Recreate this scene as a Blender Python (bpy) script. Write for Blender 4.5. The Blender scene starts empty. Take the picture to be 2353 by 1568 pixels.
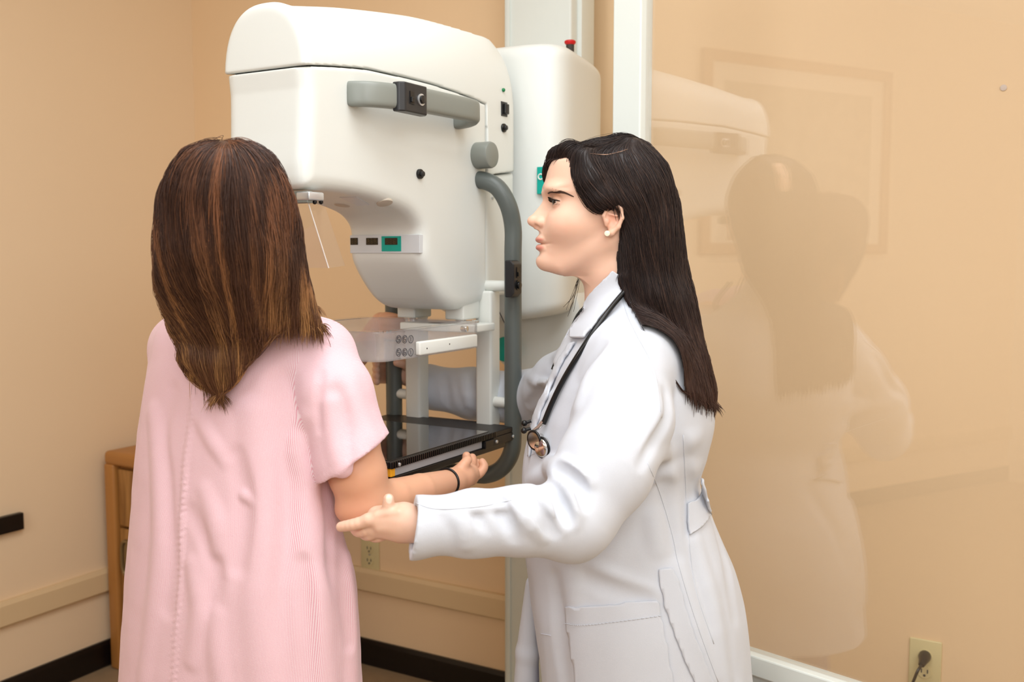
import bpy, bmesh, math, random
import numpy as np
from mathutils import Vector, Matrix
from mathutils.bvhtree import BVHTree
rng = np.random.default_rng(7); random.seed(7)
SC = bpy.context.scene; COL = SC.collection
# ------------------------------------------------------------------ camera frame
F = 2353*35/36; PITCH = math.radians(5); YAW = math.atan(0.575); CH = 1.32
cy_, sy_ = math.cos(YAW), math.sin(YAW); cp_, sp_ = math.cos(PITCH), math.sin(PITCH)
def ray(px, py):
    u = (px-1176.5)/F; v = (784-py)/F
    return np.array([u, cp_+v*sp_, -sp_+v*cp_])
def A(px, py, Y):            # point in the viewer-aligned frame at distance Y
    d = ray(px, py); d = d*(Y/d[1]); return np.array([d[0], Y, CH+d[2]])
def toW(p): return np.array([cy_*p[0]-sy_*p[1], sy_*p[0]+cy_*p[1], p[2]])
def W(px, py, Y): return toW(A(px, py, Y))
def onX(px, py, x):
    d = toW(ray(px, py)); t = x/d[0]; return np.array([x, d[1]*t, CH+d[2]*t])
def onY(px, py, y):
    d = toW(ray(px, py)); t = y/d[1]; return np.array([d[0]*t, y, CH+d[2]*t])
cam = bpy.data.cameras.new('camera'); camo = bpy.data.objects.new('camera', cam); COL.objects.link(camo)
camo.location = (0, 0, CH); camo.rotation_euler = (math.radians(90)-PITCH, 0, YAW)
cam.lens = 35; cam.sensor_width = 36; cam.clip_start = .05; cam.dof.use_dof = True; cam.dof.focus_distance = 1.72; cam.dof.aperture_fstop = 4.5; SC.camera = camo
# ------------------------------------------------------------------ objects
def setp(o, label=None, cat=None, group=None, kind=None):
    if label: o['label'] = label
    if cat: o['category'] = cat
    if group: o['group'] = group
    if kind: o['kind'] = kind
    return o
def thing(name, label, cat, loc=(0, 0, 0), rz=0, group=None):
    o = bpy.data.objects.new(name, None); COL.objects.link(o); o.location = loc; o.rotation_euler = (0, 0, rz)
    o.empty_display_size = .05
    return setp(o, label, cat, group)
def mesh_obj(name, V, Fs, mat, parent=None, smooth=True, world=True, aligned=False):
    """V in world (or viewer-aligned) coordinates; converted into the parent's frame"""
    V = np.asarray(V, dtype=np.float64)
    if aligned: V = np.stack([cy_*V[:, 0]-sy_*V[:, 1], sy_*V[:, 0]+cy_*V[:, 1], V[:, 2]], 1)
    if parent is not None:
        M = chain(parent).inverted(); M = np.array(M)
        V = V@M[:3, :3].T+M[:3, 3]
    me = bpy.data.meshes.new(name)
    if isinstance(Fs, np.ndarray):
        n = len(Fs); k = Fs.shape[1]
        me.vertices.add(len(V)); me.vertices.foreach_set('co', V.astype(np.float32).ravel())
        me.loops.add(n*k); me.loops.foreach_set('vertex_index', Fs.astype(np.int32).ravel())
        me.polygons.add(n); me.polygons.foreach_set('loop_start', np.arange(0, n*k, k, dtype=np.int32))
        me.update(calc_edges=True); me.validate()
    else:
        me.from_pydata([tuple(v) for v in V], [], [tuple(f) for f in Fs]); me.update()
    me.polygons.foreach_set('use_smooth', np.full(len(me.polygons), bool(smooth)))
    if mat: me.materials.append(mat)
    o = bpy.data.objects.new(name, me); COL.objects.link(o)
    if parent is not None: o.parent = parent
    return o
def chain(o):
    M = Matrix.Translation(o.location) @ o.rotation_euler.to_matrix().to_4x4()
    return chain(o.parent) @ M if o.parent else M
class MB:
    def __init__(s): s.V = []; s.F = []
    def add(s, V, Fs):
        b = len(s.V); s.V += [np.asarray(v, float) for v in V]; s.F += [tuple(b+i for i in f) for f in Fs]; return s
    def box(s, lo, hi, bev=0.0, seg=3):
        bm = bmesh.new(); bmesh.ops.create_cube(bm, size=1)
        lo = np.array(lo, float); hi = np.array(hi, float)
        for v in bm.verts:
            for i in range(3): v.co[i] = (lo[i]+hi[i])/2+v.co[i]*(hi[i]-lo[i])
        if bev > 0: bmesh.ops.bevel(bm, geom=list(bm.edges), offset=bev, segments=seg, profile=.5, affect='EDGES')
        bm.verts.index_update(); s.add([v.co[:] for v in bm.verts], [[v.index for v in f.verts] for f in bm.faces]); bm.free(); return s
    def tube(s, pts, r, n=14, caps=True, sq=None, up=None):
        """r: number or list; sq=(a,b) half sizes of a rounded-rectangle section"""
        pts = [np.asarray(p, float) for p in pts]; m = len(pts)
        rs = [r]*m if np.isscalar(r) else list(r)
        T = []
        for i in range(m):
            t = pts[min(i+1, m-1)]-pts[max(i-1, 0)]; T.append(t/np.linalg.norm(t))
        u = np.array(up, float) if up is not None else (np.array([0, 0, 1.]) if abs(T[0][2]) < .9 else np.array([1., 0, 0]))
        V = []
        for i in range(m):
            if up is not None: u = np.array(up, float)
            a = u-T[i]*np.dot(u, T[i]); a /= np.linalg.norm(a); b = np.cross(T[i], a)
            if up is None: u = a
            for k in range(n):
                th = 2*math.pi*k/n; c, d = math.cos(th), math.sin(th)
                if sq:
                    e = .45; V.append(pts[i]+rs[i]*(a*sq[0]*math.copysign(abs(c)**e, c)+b*sq[1]*math.copysign(abs(d)**e, d)))
                else: V.append(pts[i]+rs[i]*(a*c+b*d))
        Fs = [(i*n+k, i*n+(k+1) % n, (i+1)*n+(k+1) % n, (i+1)*n+k) for i in range(m-1) for k in range(n)]
        if caps: Fs += [tuple(range(n))[::-1], tuple((m-1)*n+k for k in range(n))]
        return s.add(V, Fs)
    def cyl(s, p, q, r, n=24, bev=0):
        p = np.asarray(p, float); q = np.asarray(q, float); L = np.linalg.norm(q-p); d = (q-p)/L
        if bev: return s.tube([p, p+d*bev*.3, p+d*bev, q-d*bev, q-d*bev*.3, q], [r-bev, r-bev*.3, r, r, r-bev*.3, r-bev], n)
        return s.tube([p, q], r, n)
    def ball(s, c, r, n=16):
        c = np.asarray(c, float); r = np.array([r]*3 if np.isscalar(r) else r, float); V = []; Fs = []
        for i in range(n+1):
            ph = math.pi*i/n
            for k in range(2*n):
                th = math.pi*k/n; V.append(c+r*np.array([math.sin(ph)*math.cos(th), math.sin(ph)*math.sin(th), math.cos(ph)]))
        for i in range(n):
            for k in range(2*n): Fs.append((i*2*n+k, (i+1)*2*n+k, (i+1)*2*n+(k+1) % (2*n), i*2*n+(k+1) % (2*n)))
        return s.add(V, Fs)
    def build(s, name, mat, parent=None, smooth=False, aligned=False, auto=True):
        o = mesh_obj(name, np.array(s.V), s.F, mat, parent, smooth=smooth, aligned=aligned)
        if smooth and auto:
            bm = bmesh.new(); bm.from_mesh(o.data)
            bmesh.ops.remove_doubles(bm, verts=bm.verts, dist=1e-6)
            for e in bm.edges:
                if len(e.link_faces) == 2 and e.calc_face_angle(0) > .75: e.smooth = False
            bmesh.ops.recalc_face_normals(bm, faces=bm.faces); bm.to_mesh(o.data); bm.free()
        else:
            bm = bmesh.new(); bm.from_mesh(o.data); bmesh.ops.recalc_face_normals(bm, faces=bm.faces); bm.to_mesh(o.data); bm.free()
        return o
# ------------------------------------------------------------------ materials
def srgb(r, g, b):
    f = lambda c: (c/255/12.92) if c/255 <= .04045 else ((c/255+.055)/1.055)**2.4
    return (f(r), f(g), f(b), 1)
def mat(name, col, rough=.5, metal=0, bump=0, bscale=200, var=0, vscale=3, sss=0, trans=0, ior=1.45, coat=0, sheen=0, spec=.5):
    m = bpy.data.materials.new(name); m.use_nodes = True; nt = m.node_tree; b = nt.nodes['Principled BSDF']
    b.inputs['Base Color'].default_value = col; b.inputs['Roughness'].default_value = rough; b.inputs['Metallic'].default_value = metal
    b.inputs['Transmission Weight'].default_value = trans; b.inputs['IOR'].default_value = ior
    b.inputs['Coat Weight'].default_value = coat; b.inputs['Sheen Weight'].default_value = sheen
    b.inputs['Specular IOR Level'].default_value = spec
    if sss: b.inputs['Subsurface Weight'].default_value = sss; b.inputs['Subsurface Radius'].default_value = (1, .35, .2); b.inputs['Subsurface Scale'].default_value = .008
    tc = nt.nodes.new('ShaderNodeTexCoord')
    if var:
        n = nt.nodes.new('ShaderNodeTexNoise'); n.inputs['Scale'].default_value = vscale; n.inputs['Detail'].default_value = 4
        nt.links.new(tc.outputs['Object'], n.inputs['Vector'])
        mx = nt.nodes.new('ShaderNodeMix'); mx.data_type = 'RGBA'
        mx.inputs['A'].default_value = tuple(c*(1-var) for c in col[:3])+(1,); mx.inputs['B'].default_value = tuple(min(1, c*(1+var)) for c in col[:3])+(1,)
        nt.links.new(n.outputs['Fac'], mx.inputs['Factor']); nt.links.new(mx.outputs['Result'], b.inputs['Base Color'])
    if bump:
        n = nt.nodes.new('ShaderNodeTexNoise'); n.inputs['Scale'].default_value = bscale; n.inputs['Detail'].default_value = 3
        nt.links.new(tc.outputs['Object'], n.inputs['Vector'])
        bp = nt.nodes.new('ShaderNodeBump'); bp.inputs['Strength'].default_value = bump; bp.inputs['Distance'].default_value = .002
        nt.links.new(n.outputs['Fac'], bp.inputs['Height']); nt.links.new(bp.outputs['Normal'], b.inputs['Normal'])
    return m
M = {}
M['wall'] = mat('peach_wall_paint', srgb(243, 212, 172), .5, bump=.06, bscale=60, var=.012, vscale=2)
M['wall_side'] = mat('side_wall_paint', srgb(244, 217, 182), .6, bump=.08, bscale=60, var=.012, vscale=2)
M['white_wall'] = mat('far_wall_paint', srgb(240, 226, 205), .6)
M['ceil'] = mat('ceiling_white', srgb(245, 243, 238), .9)
M['rail'] = mat('rail_paint', srgb(228, 200, 158), .4)
M['base'] = mat('black_baseboard', srgb(22, 16, 14), .35)
M['floor'] = mat('floor_tile', srgb(160, 135, 105), .5, var=.15, vscale=30)
M['plastic'] = mat('machine_plastic', srgb(225, 228, 224), .38, bump=.03, bscale=700)
M['enamel'] = mat('white_enamel', srgb(231, 233, 227), .3)
M['column'] = mat('column_paint', srgb(220, 225, 220), .4)
M['gray'] = mat('grey_rubber_paint', srgb(132, 136, 130), .38)
M['dgray'] = mat('dark_grey_tube', srgb(92, 98, 95), .35)
M['black'] = mat('black_plastic', srgb(34, 34, 36), .35, bump=.05, bscale=600)
M['black2'] = mat('black_button', srgb(16, 16, 17), .25)
M['carbon'] = mat('black_painted_metal', srgb(40, 37, 34), .42, bump=.08, bscale=400)
M['gloss'] = mat('glossy_black_plate', srgb(20, 18, 18), .05, coat=1)
M['chrome'] = mat('chrome', srgb(215, 213, 210), .12, metal=1)
M['silver'] = mat('silver_cap', srgb(208, 210, 212), .3, metal=.6)
M['red'] = mat('red_plastic', srgb(205, 25, 30), .3)
M['teal'] = mat('teal_label', srgb(0, 165, 150), .4)
M['green'] = mat('green_lamp', srgb(20, 120, 70), .25)
M['strip'] = mat('display_strip', srgb(212, 216, 220), .3)
M['screen'] = mat('unlit_display', srgb(45, 36, 24), .25)
M['digit'] = mat('unlit_digit', srgb(78, 66, 42), .4)
M['ink'] = mat('dark_ink', srgb(60, 62, 70), .5)
M['casset'] = mat('grey_cassette', srgb(168, 168, 172), .4)
M['amber'] = mat('amber_tab', srgb(250, 178, 40), .4)
M['seam'] = mat('dark_seam', srgb(60, 56, 50), .7)
M['ivory'] = mat('ivory_outlet', srgb(222, 208, 160), .35)
M['clear'] = mat('clear_plastic', (1, 1, 1, 1), .02, trans=1, ior=1.3)
def thin_glass(name, ior, tint=(1, 1, 1, 1), rough=0., haze=0.):
    m = bpy.data.materials.new(name); m.use_nodes = True; nt = m.node_tree; nt.nodes.clear()
    out = nt.nodes.new('ShaderNodeOutputMaterial'); t = nt.nodes.new('ShaderNodeBsdfTransparent'); g = nt.nodes.new('ShaderNodeBsdfGlossy'); mx = nt.nodes.new('ShaderNodeMixShader')
    ge = nt.nodes.new('ShaderNodeNewGeometry'); dt = nt.nodes.new('ShaderNodeVectorMath'); dt.operation = 'DOT_PRODUCT'
    nt.links.new(ge.outputs['Normal'], dt.inputs[0]); nt.links.new(ge.outputs['Incoming'], dt.inputs[1])
    def mth(op, a, b=None):
        n = nt.nodes.new('ShaderNodeMath'); n.operation = op
        for i, q in enumerate((a, b)):
            if q is None: continue
            if isinstance(q, (int, float)): n.inputs[i].default_value = q
            else: nt.links.new(q, n.inputs[i])
        return n.outputs[0]
    r0 = ((ior-1)/(ior+1))**2
    f = mth('POWER', mth('SUBTRACT', 1.0, mth('ABSOLUTE', dt.outputs['Value'])), 5.0); fac = mth('ADD', mth('MULTIPLY', f, 1-r0), r0)
    t.inputs['Color'].default_value = tint; g.inputs['Roughness'].default_value = rough
    nt.links.new(fac, mx.inputs[0]); nt.links.new(t.outputs[0], mx.inputs[1]); nt.links.new(g.outputs[0], mx.inputs[2]); nt.links.new(mx.outputs[0], out.inputs[0])
    if haze:
        d_ = nt.nodes.new('ShaderNodeBsdfTranslucent'); d2 = nt.nodes.new('ShaderNodeBsdfDiffuse'); m1 = nt.nodes.new('ShaderNodeMixShader'); m2 = nt.nodes.new('ShaderNodeMixShader'); m1.inputs[0].default_value = .6; m2.inputs[0].default_value = haze
        for q in (d_, d2): q.inputs['Color'].default_value = (.85, .85, .86, 1)
        nt.links.new(d_.outputs[0], m1.inputs[1]); nt.links.new(d2.outputs[0], m1.inputs[2]); nt.links.new(mx.outputs[0], m2.inputs[1]); nt.links.new(m1.outputs[0], m2.inputs[2]); nt.links.new(m2.outputs[0], out.inputs[0])
    return m
M['pane'] = thin_glass('lead_glass', 1.88)
M['paddle'] = thin_glass('paddle_plastic', 1.75, (.95, .95, .96, 1), haze=.17)
M['shieldp'] = thin_glass('face_shield_plastic', 1.55, (.98, .98, .98, 1), .02, haze=.05)
def wood():
    m = mat('oak_wood', srgb(168, 118, 62), .42); nt = m.node_tree; b = nt.nodes['Principled BSDF']
    tc = nt.nodes.new('ShaderNodeTexCoord'); mp = nt.nodes.new('ShaderNodeMapping'); mp.inputs['Scale'].default_value = (9, 9, 1.1)
    w = nt.nodes.new('ShaderNodeTexNoise'); w.inputs['Scale'].default_value = 3; w.inputs['Detail'].default_value = 8; w.inputs['Distortion'].default_value = 1.2
    cr = nt.nodes.new('ShaderNodeValToRGB'); e = cr.color_ramp.elements
    e[0].color = srgb(128, 84, 38); e[0].position = .3; e[1].color = srgb(190, 140, 78); e[1].position = .7
    nt.links.new(tc.outputs['Object'], mp.inputs['Vector']); nt.links.new(mp.outputs[0], w.inputs['Vector']); nt.links.new(w.outputs['Fac'], cr.inputs[0]); nt.links.new(cr.outputs[0], b.inputs['Base Color'])
    return m
M['wood'] = wood(); M['wood2'] = mat('oak_frame', srgb(178, 122, 62), .4, var=.08, vscale=8)
# ------------------------------------------------------------------ signed distance modelling
def cub(xs, ys, n=240):
    xs = np.asarray(xs, float); ys = np.asarray(ys, float); o = np.argsort(xs); xs = xs[o]; ys = ys[o]
    m = np.zeros_like(ys); d = np.diff(ys)/np.diff(xs)
    m[1:-1] = np.where(d[:-1]*d[1:] > 0, 2*d[:-1]*d[1:]/(d[:-1]+d[1:]+1e-12), 0) if len(xs) > 2 else 0
    m[0] = d[0]; m[-1] = d[-1]
    X = np.linspace(xs[0], xs[-1], n); i = np.clip(np.searchsorted(xs, X)-1, 0, len(xs)-2)
    h = xs[i+1]-xs[i]; t = (X-xs[i])/h
    Yv = (2*t**3-3*t**2+1)*ys[i]+(t**3-2*t**2+t)*h*m[i]+(-2*t**3+3*t**2)*ys[i+1]+(t**3-t**2)*h*m[i+1]
    return X, Yv
def itp(v, tab): return np.interp(v, tab[0], tab[1])
def smin(a, b, k):
    h = np.maximum(k-np.abs(a-b), 0)/k; return np.minimum(a, b)-h*h*k*.25
def smax(a, b, k): return -smin(-a, -b, k)
def sd_cap(P, a, b, ra, rb):
    a = np.asarray(a, float); b = np.asarray(b, float); ba = b-a; t = np.clip(((P-a)@ba)/max(ba@ba, 1e-12), 0, 1)
    return np.linalg.norm(P-a-t[:, None]*ba, axis=1)-(ra+(rb-ra)*t)
def sd_chain(P, pts, rs, k=.01):
    d = None
    for i in range(len(pts)-1):
        e = sd_cap(P, pts[i], pts[i+1], rs[i], rs[i+1]); d = e if d is None else smin(d, e, k)
    return d
def sd_ell(P, c, r, R=None):
    q = P-np.asarray(c, float)
    if R is not None: q = q@R
    r = np.asarray(r, float); k0 = np.linalg.norm(q/r, axis=1); k1 = np.linalg.norm(q/(r*r), axis=1)
    return k0*(k0-1)/np.maximum(k1, 1e-9)
def rotm(ax, deg): return np.array(Matrix.Rotation(math.radians(deg), 3, ax))
def sd_stack(P, tab, p=2.0, ang=0.0):
    """tab: dict of cub tables over z: cx, cy, a (front -x), b(+x) , w"""
    z = P[:, 2]; dx = P[:, 0]-itp(z, tab['cx']); dy = P[:, 1]-itp(z, tab['cy'])
    if ang: c, s = math.cos(ang), math.sin(ang); dx, dy = c*dx+s*dy, -s*dx+c*dy
    a = np.where(dx < 0, itp(z, tab['a']), itp(z, tab['b'])); w = itp(z, tab['w'])
    q = (np.abs(dx/a)**p+np.abs(dy/w)**p)**(1/p)
    d = (q-1)*np.minimum(a, w)
    zl, zh = tab['cx'][0][0], tab['cx'][0][-1]
    return np.maximum(d, np.maximum(zl-z, z-zh))
def sd_poly(Q, poly):
    """signed distance of 2-D points to a closed polygon"""
    poly = np.asarray(poly, float); n = len(poly); d2 = np.full(len(Q), 1e9); s = np.zeros(len(Q), bool)
    for i in range(n):
        a = poly[i]; b = poly[(i+1) % n]; e = b-a; w = Q-a
        t = np.clip((w@e)/max(e@e, 1e-14), 0, 1); q = w-t[:, None]*e; d2 = np.minimum(d2, (q*q).sum(1))
        c = (a[1] > Q[:, 1]) != (b[1] > Q[:, 1])
        if a[1] != b[1]: s ^= c & (Q[:, 0] < (b[0]-a[0])*(Q[:, 1]-a[1])/(b[1]-a[1])+a[0])
    return np.where(s, -1, 1)*np.sqrt(d2)
def smooth_closed(pts, n=8):
    pts = np.asarray(pts, float); m = len(pts); out = []
    for i in range(m):
        p0, p1, p2, p3 = pts[i-1], pts[i], pts[(i+1) % m], pts[(i+2) % m]
        for k in range(n):
            t = k/n; out.append(.5*((2*p1)+(-p0+p2)*t+(2*p0-5*p1+4*p2-p3)*t*t+(-p0+3*p1-3*p2+p3)*t**3))
    return np.array(out)
def catmull(pts, n=8):
    pts = [np.asarray(p, float) for p in pts]; pts = [2*pts[0]-pts[1]]+pts+[2*pts[-1]-pts[-2]]; out = []
    for i in range(1, len(pts)-2):
        p0, p1, p2, p3 = pts[i-1:i+3]
        for k in range(n):
            t = k/n; out.append(.5*((2*p1)+(-p0+p2)*t+(2*p0-5*p1+4*p2-p3)*t*t+(-p0+3*p1-3*p2+p3)*t**3))
    out.append(pts[-2]); return np.array(out)
def nets(fn, lo, hi, h, cs=6, thr=2.2):
    h = h*globals().get('DEV', 1)
    lo = np.asarray(lo, float); hi = np.asarray(hi, float)
    nb = np.ceil((hi-lo)/(h*cs)).astype(int); n = nb*cs
    g = [lo[i]+h*cs*(np.arange(nb[i])+.5)-h*.5 for i in range(3)]
    C = np.stack(np.meshgrid(*g, indexing='ij'), -1).reshape(-1, 3)
    cv = fn(C).reshape(nb); near = np.abs(cv) < thr*cs*h
    vals = np.repeat(np.repeat(np.repeat(np.where(cv > 0, 1., -1.).astype(np.float32), cs, 0), cs, 1), cs, 2)*h*2
    bi = np.argwhere(near); off = np.stack(np.meshgrid(*[np.arange(cs)]*3, indexing='ij'), -1).reshape(-1, 3)
    for s in range(0, len(bi), 1500):
        I = (bi[s:s+1500, None, :]*cs+off[None]).reshape(-1, 3)
        v = fn(lo+h*I); vals[I[:, 0], I[:, 1], I[:, 2]] = v
    ins = vals < 0
    cnt = np.zeros(n-1, np.int8)
    cor = [(i, j, k) for i in (0, 1) for j in (0, 1) for k in (0, 1)]
    for i, j, k in cor: cnt += ins[i:n[0]-1+i, j:n[1]-1+j, k:n[2]-1+k]
    act = np.argwhere((cnt > 0) & (cnt < 8))
    cv = np.stack([vals[act[:, 0]+i, act[:, 1]+j, act[:, 2]+k] for i, j, k in cor], 1).astype(np.float64)
    acc = np.zeros((len(act), 3)); num = np.zeros(len(act))
    for a in range(8):
        for ax in range(3):
            if cor[a][ax] == 0:
                t3 = list(cor[a]); t3[ax] = 1; b = cor.index(tuple(t3)); va, vb = cv[:, a], cv[:, b]; m = (va < 0) != (vb < 0)
                t = np.where(m, va/np.where(m, va-vb, 1), 0); p = np.tile(np.array(cor[a], float), (len(act), 1)); p[:, ax] = t
                acc += p*m[:, None]; num += m
    V = lo+h*(act+acc/num[:, None])
    idm = np.full(n-1, -1, np.int32); idm[act[:, 0], act[:, 1], act[:, 2]] = np.arange(len(act)); Fs = []
    for ax in range(3):
        sl0 = [slice(None)]*3; sl1 = [slice(None)]*3; sl0[ax] = slice(0, n[ax]-1); sl1[ax] = slice(1, n[ax])
        x = ins[tuple(sl0)] != ins[tuple(sl1)]; E = np.argwhere(x); b_, c_ = (ax+1) % 3, (ax+2) % 3
        E = E[(E[:, b_] > 0) & (E[:, c_] > 0) & (E[:, b_] < n[b_]-1) & (E[:, c_] < n[c_]-1)]
        def cell(db, dc):
            q = E.copy(); q[:, b_] -= db; q[:, c_] -= dc; return idm[q[:, 0], q[:, 1], q[:, 2]]
        f = np.stack([cell(1, 1), cell(0, 1), cell(0, 0), cell(1, 0)], 1)
        flip = ~ins[E[:, 0], E[:, 1], E[:, 2]]; f[flip] = f[flip][:, ::-1]; Fs.append(f)
    Fs = np.concatenate(Fs); Fs = Fs[(Fs >= 0).all(1)]
    return V, Fs
def march(fn, px, py, y0=.9, y1=3.2):
    """first surface point (viewer-aligned frame) along the line of sight through a pixel"""
    d = ray(px, py); d = d/d[1]; t = y0
    o = np.array([0, 0, CH])
    for _ in range(160):
        p = o+d*t; v = float(fn(p[None])[0])
        if v < .0004: return p
        t += max(v*.6, .0005)
        if t > y1: return None
    return o+d*t
# ------------------------------------------------------------------ the room
XL, YB = -2.678, 2.468; XR, YF, ZC = 1.6, -2.2, 2.6
def struct(name, mb, m): return setp(mb.build(name, m), kind='structure')
struct('floor', MB().box((XL-.1, YF-.1, -.1), (XR+.1, YB+.1, 0)), M['floor'])
struct('ceiling', MB().box((XL-.1, YF-.1, ZC), (XR+.1, YB+.1, ZC+.1)), M['ceil'])
struct('wall_back', MB().box((XL-.1, YB, 0), (XR+.1, YB+.1, ZC)), M['wall'])
struct('wall_left', MB().box((XL-.1, YF-.1, 0), (XL, YB+.1, ZC)), M['wall_side'])
struct('wall_right', MB().box((XR, YF-.1, 0), (XR+.1, YB+.1, ZC)), M['white_wall'])
struct('wall_front', MB().box((XL-.1, YF-.1, 0), (XR+.1, YF, ZC)), M['white_wall'])
def railp(z0, z1, t):   # moulded profile across (distance from wall, z)
    return [(0, z0), (t*.75, z0), (t, z0+.006), (t, z1-.012), (t*.7, z1), (0, z1)]
def extr(prof, p, q, nrm):
    p = np.array(p, float); q = np.array(q, float); nrm = np.array(nrm, float); n = len(prof)
    V = [p+nrm*a+np.array([0, 0, z]) for a, z in prof]+[q+nrm*a+np.array([0, 0, z]) for a, z in prof]
    return MB().add(V, [(i, (i+1) % n, n+(i+1) % n, n+i) for i in range(n)]+[tuple(range(n)), tuple(range(2*n-1, n-1, -1))])
ZR = CH-1.045
struct('trim_1', extr(railp(ZR-.03, ZR+.045, .02), (XL, YF, 0), (XL, YB, 0), (1, 0, 0)), M['rail'])
struct('trim_2', extr(railp(ZR-.03, ZR+.045, .02), (XL+.02, YB, 0), (-1.1, YB, 0), (0, -1, 0)), M['rail'])
struct('baseboard_left', extr(railp(0, .085, .012), (XL, YF, 0), (XL, YB, 0), (1, 0, 0)), M['base'])
struct('baseboard_back', extr(railp(0, .085, .012), (XL+.012, YB, 0), (XR, YB, 0), (0, -1, 0)), M['base'])
# ------------------------------------------------------------------ cabinet in the corner
p = onX(215, 1035, XL+.025); cf = 2.03; zc = .705
cab = thing('wooden_cabinet', 'oak bedside cabinet with rounded top edge standing in the room corner behind the patient', 'cabinet', (-2.35, 2.24, 0))
cx0, cx1 = XL+.03, -2.06
MB().box((cx0+.012, cf+.03, .04), (cx1-.012, YB-.03, zc-.03)).build('body', M['wood2'], cab)
MB().box((cx0, cf, zc-.045), (cx1, YB-.025, zc), .014).build('top', M['wood2'], cab, smooth=True)
for xa in (cx0, cx1-.045): MB().box((xa, cf, 0), (xa+.045, cf+.05, zc-.04), .008).build('stile', M['wood2'], cab, smooth=True)
MB().box((cx0+.052, cf+.012, zc-.235), (cx1-.052, cf+.032, zc-.055), .003).build('drawer', M['wood'], cab, smooth=True)
dr = MB().box((cx0+.052, cf+.012, .07), (cx1-.052, cf+.032, zc-.243), .003).build('door', M['wood'], cab, smooth=True)
hx, hz = cx0+.085, zc-.335
hb = MB(); ring = [(hx+.022*math.copysign(abs(math.cos(t))**.7, math.cos(t)), cf+.008, hz+.055*math.copysign(abs(math.sin(t))**.7, math.sin(t))) for t in np.linspace(0, 2*math.pi, 33)]
hb.tube(ring, .006, 8, caps=False); hb.box((hx-.018, cf+.009, hz-.05), (hx+.018, cf+.013, hz+.05))
setp(hb.build('recessed_pull', mat('antique_brass', srgb(150, 130, 95), .3, metal=.8), dr, smooth=True), 'tarnished brass recessed pull')
# black bar on left wall
p = onX(45, 1195, XL); b = thing('wall_rail_bar', 'short black horizontal bar fixed to the left wall at the picture edge', 'wall bar', (XL, p[1]-.25, p[2]))
MB().box((XL+.003, p[1]-.5, p[2]-.025), (XL+.022, p[1], p[2]+.025), .003).build('bar', M['base'], b)
# ------------------------------------------------------------------ outlets
def outlet(px, py, label, plug=False):
    c = onY(px, py, YB); t = thing('wall_outlet', label, 'outlet', tuple(c))
    MB().box((c[0]-.036, YB-.006, c[2]-.058), (c[0]+.036, YB, c[2]+.058), .003).build('cover_plate', M['ivory'], t, smooth=True)
    for s in (1, -1):
        f = MB().cyl((c[0], YB-.0055, c[2]+s*.0195), (c[0], YB-.0085, c[2]+s*.0195), .0155, 24).build('socket', M['ivory'], t, smooth=True)
        MB().box((c[0]-.008, YB-.0095, c[2]+s*.0195-.002), (c[0]-.0055, YB-.0083, c[2]+s*.0195+.007)).box((c[0]+.0055, YB-.0095, c[2]+s*.0195-.002), (c[0]+.008, YB-.0083, c[2]+s*.0195+.007)).cyl((c[0], YB-.0095, c[2]+s*.0195-.008), (c[0], YB-.0083, c[2]+s*.0195-.008), .003, 10).build('slots', M['ink'], f)
    MB().cyl((c[0], YB-.0055, c[2]), (c[0], YB-.0075, c[2]), .003, 10).build('screw', M['silver'], t)
    return c, t
outlet(852, 1274, 'ivory double wall outlet above the chair rail between patient and machine column')
c, t = outlet(2126, 1524, 'ivory double wall outlet behind the glass shield with a black plug in it')
pl = thing('power_plug', 'black power plug and cord pushed into the outlet behind the shield', 'plug', (c[0], YB, c[2]+.02))
MB().tube([(c[0], YB-.0096, c[2]+.02), (c[0], YB-.02, c[2]+.02), (c[0], YB-.03, c[2]+.018), (c[0]-.003, YB-.045, c[2]+.01)], [.014, .014, .011, .007], 14).build('plug_body', M['black2'], pl, smooth=True)
MB().tube(catmull([(c[0]-.003, YB-.045, c[2]+.01), (c[0]-.012, YB-.06, c[2]-.01), (c[0]-.03, YB-.055, c[2]-.08), (c[0]-.05, YB-.04, c[2]-.22), (c[0]-.06, YB-.035, .01)], 6), .0035, 8).build('cord', M['black2'], pl, smooth=True)
# small wall stain / hook dot upper right
p = onY(2306, 202, YB); MB().cyl((p[0], YB-.003, p[2]), (p[0], YB, p[2]), .006, 14)
o = MB().cyl((p[0], YB-.003, p[2]), (p[0], YB, p[2]), .007, 14, .001).build('wall_plug', mat('filler', srgb(222, 208, 200), .7), None, smooth=True); setp(o, 'tiny pale round plug in the wall at upper right', 'wall plug')
# ------------------------------------------------------------------ glass shield (free-standing), plane X+Y=2.4 seen from the viewer
sd = np.array([math.sqrt(.5), -math.sqrt(.5), 0]); sn = np.array([math.sqrt(.5), math.sqrt(.5), 0])
def SP(s, n, z):  # s along the pane from the post, n normal offset, z height
    p0 = np.array([.2445, 2.0855, 0.]); return toW(p0+sd*s+sn*n+np.array([0, 0, z]))
def shbox(mb, s0, s1, n0, n1, z0, z1):
    V = [SP(s, n, z) for z in (z0, z1) for s, n in ((s0, n0), (s1, n0), (s1, n1), (s0, n1))]
    return mb.add(V, [(0, 3, 2, 1), (4, 5, 6, 7), (0, 1, 5, 4), (1, 2, 6, 5), (2, 3, 7, 6), (3, 0, 4, 7)])
p0 = SP(.5, 0, 0); sh = thing('glass_shield', 'free-standing glass radiation shield with pale metal post behind the doctor', 'shield', (p0[0], p0[1], 0))
ZB = .555; L = 1.15
def shpost(s0, s1, z0, z1, nm):
    o = shbox(MB(), s0, s1, -.02, .02, z0, z1).build(nm, M['column'], sh)
    md = o.modifiers.new('bevel', 'BEVEL'); md.width = .003; md.segments = 2; return o
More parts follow.
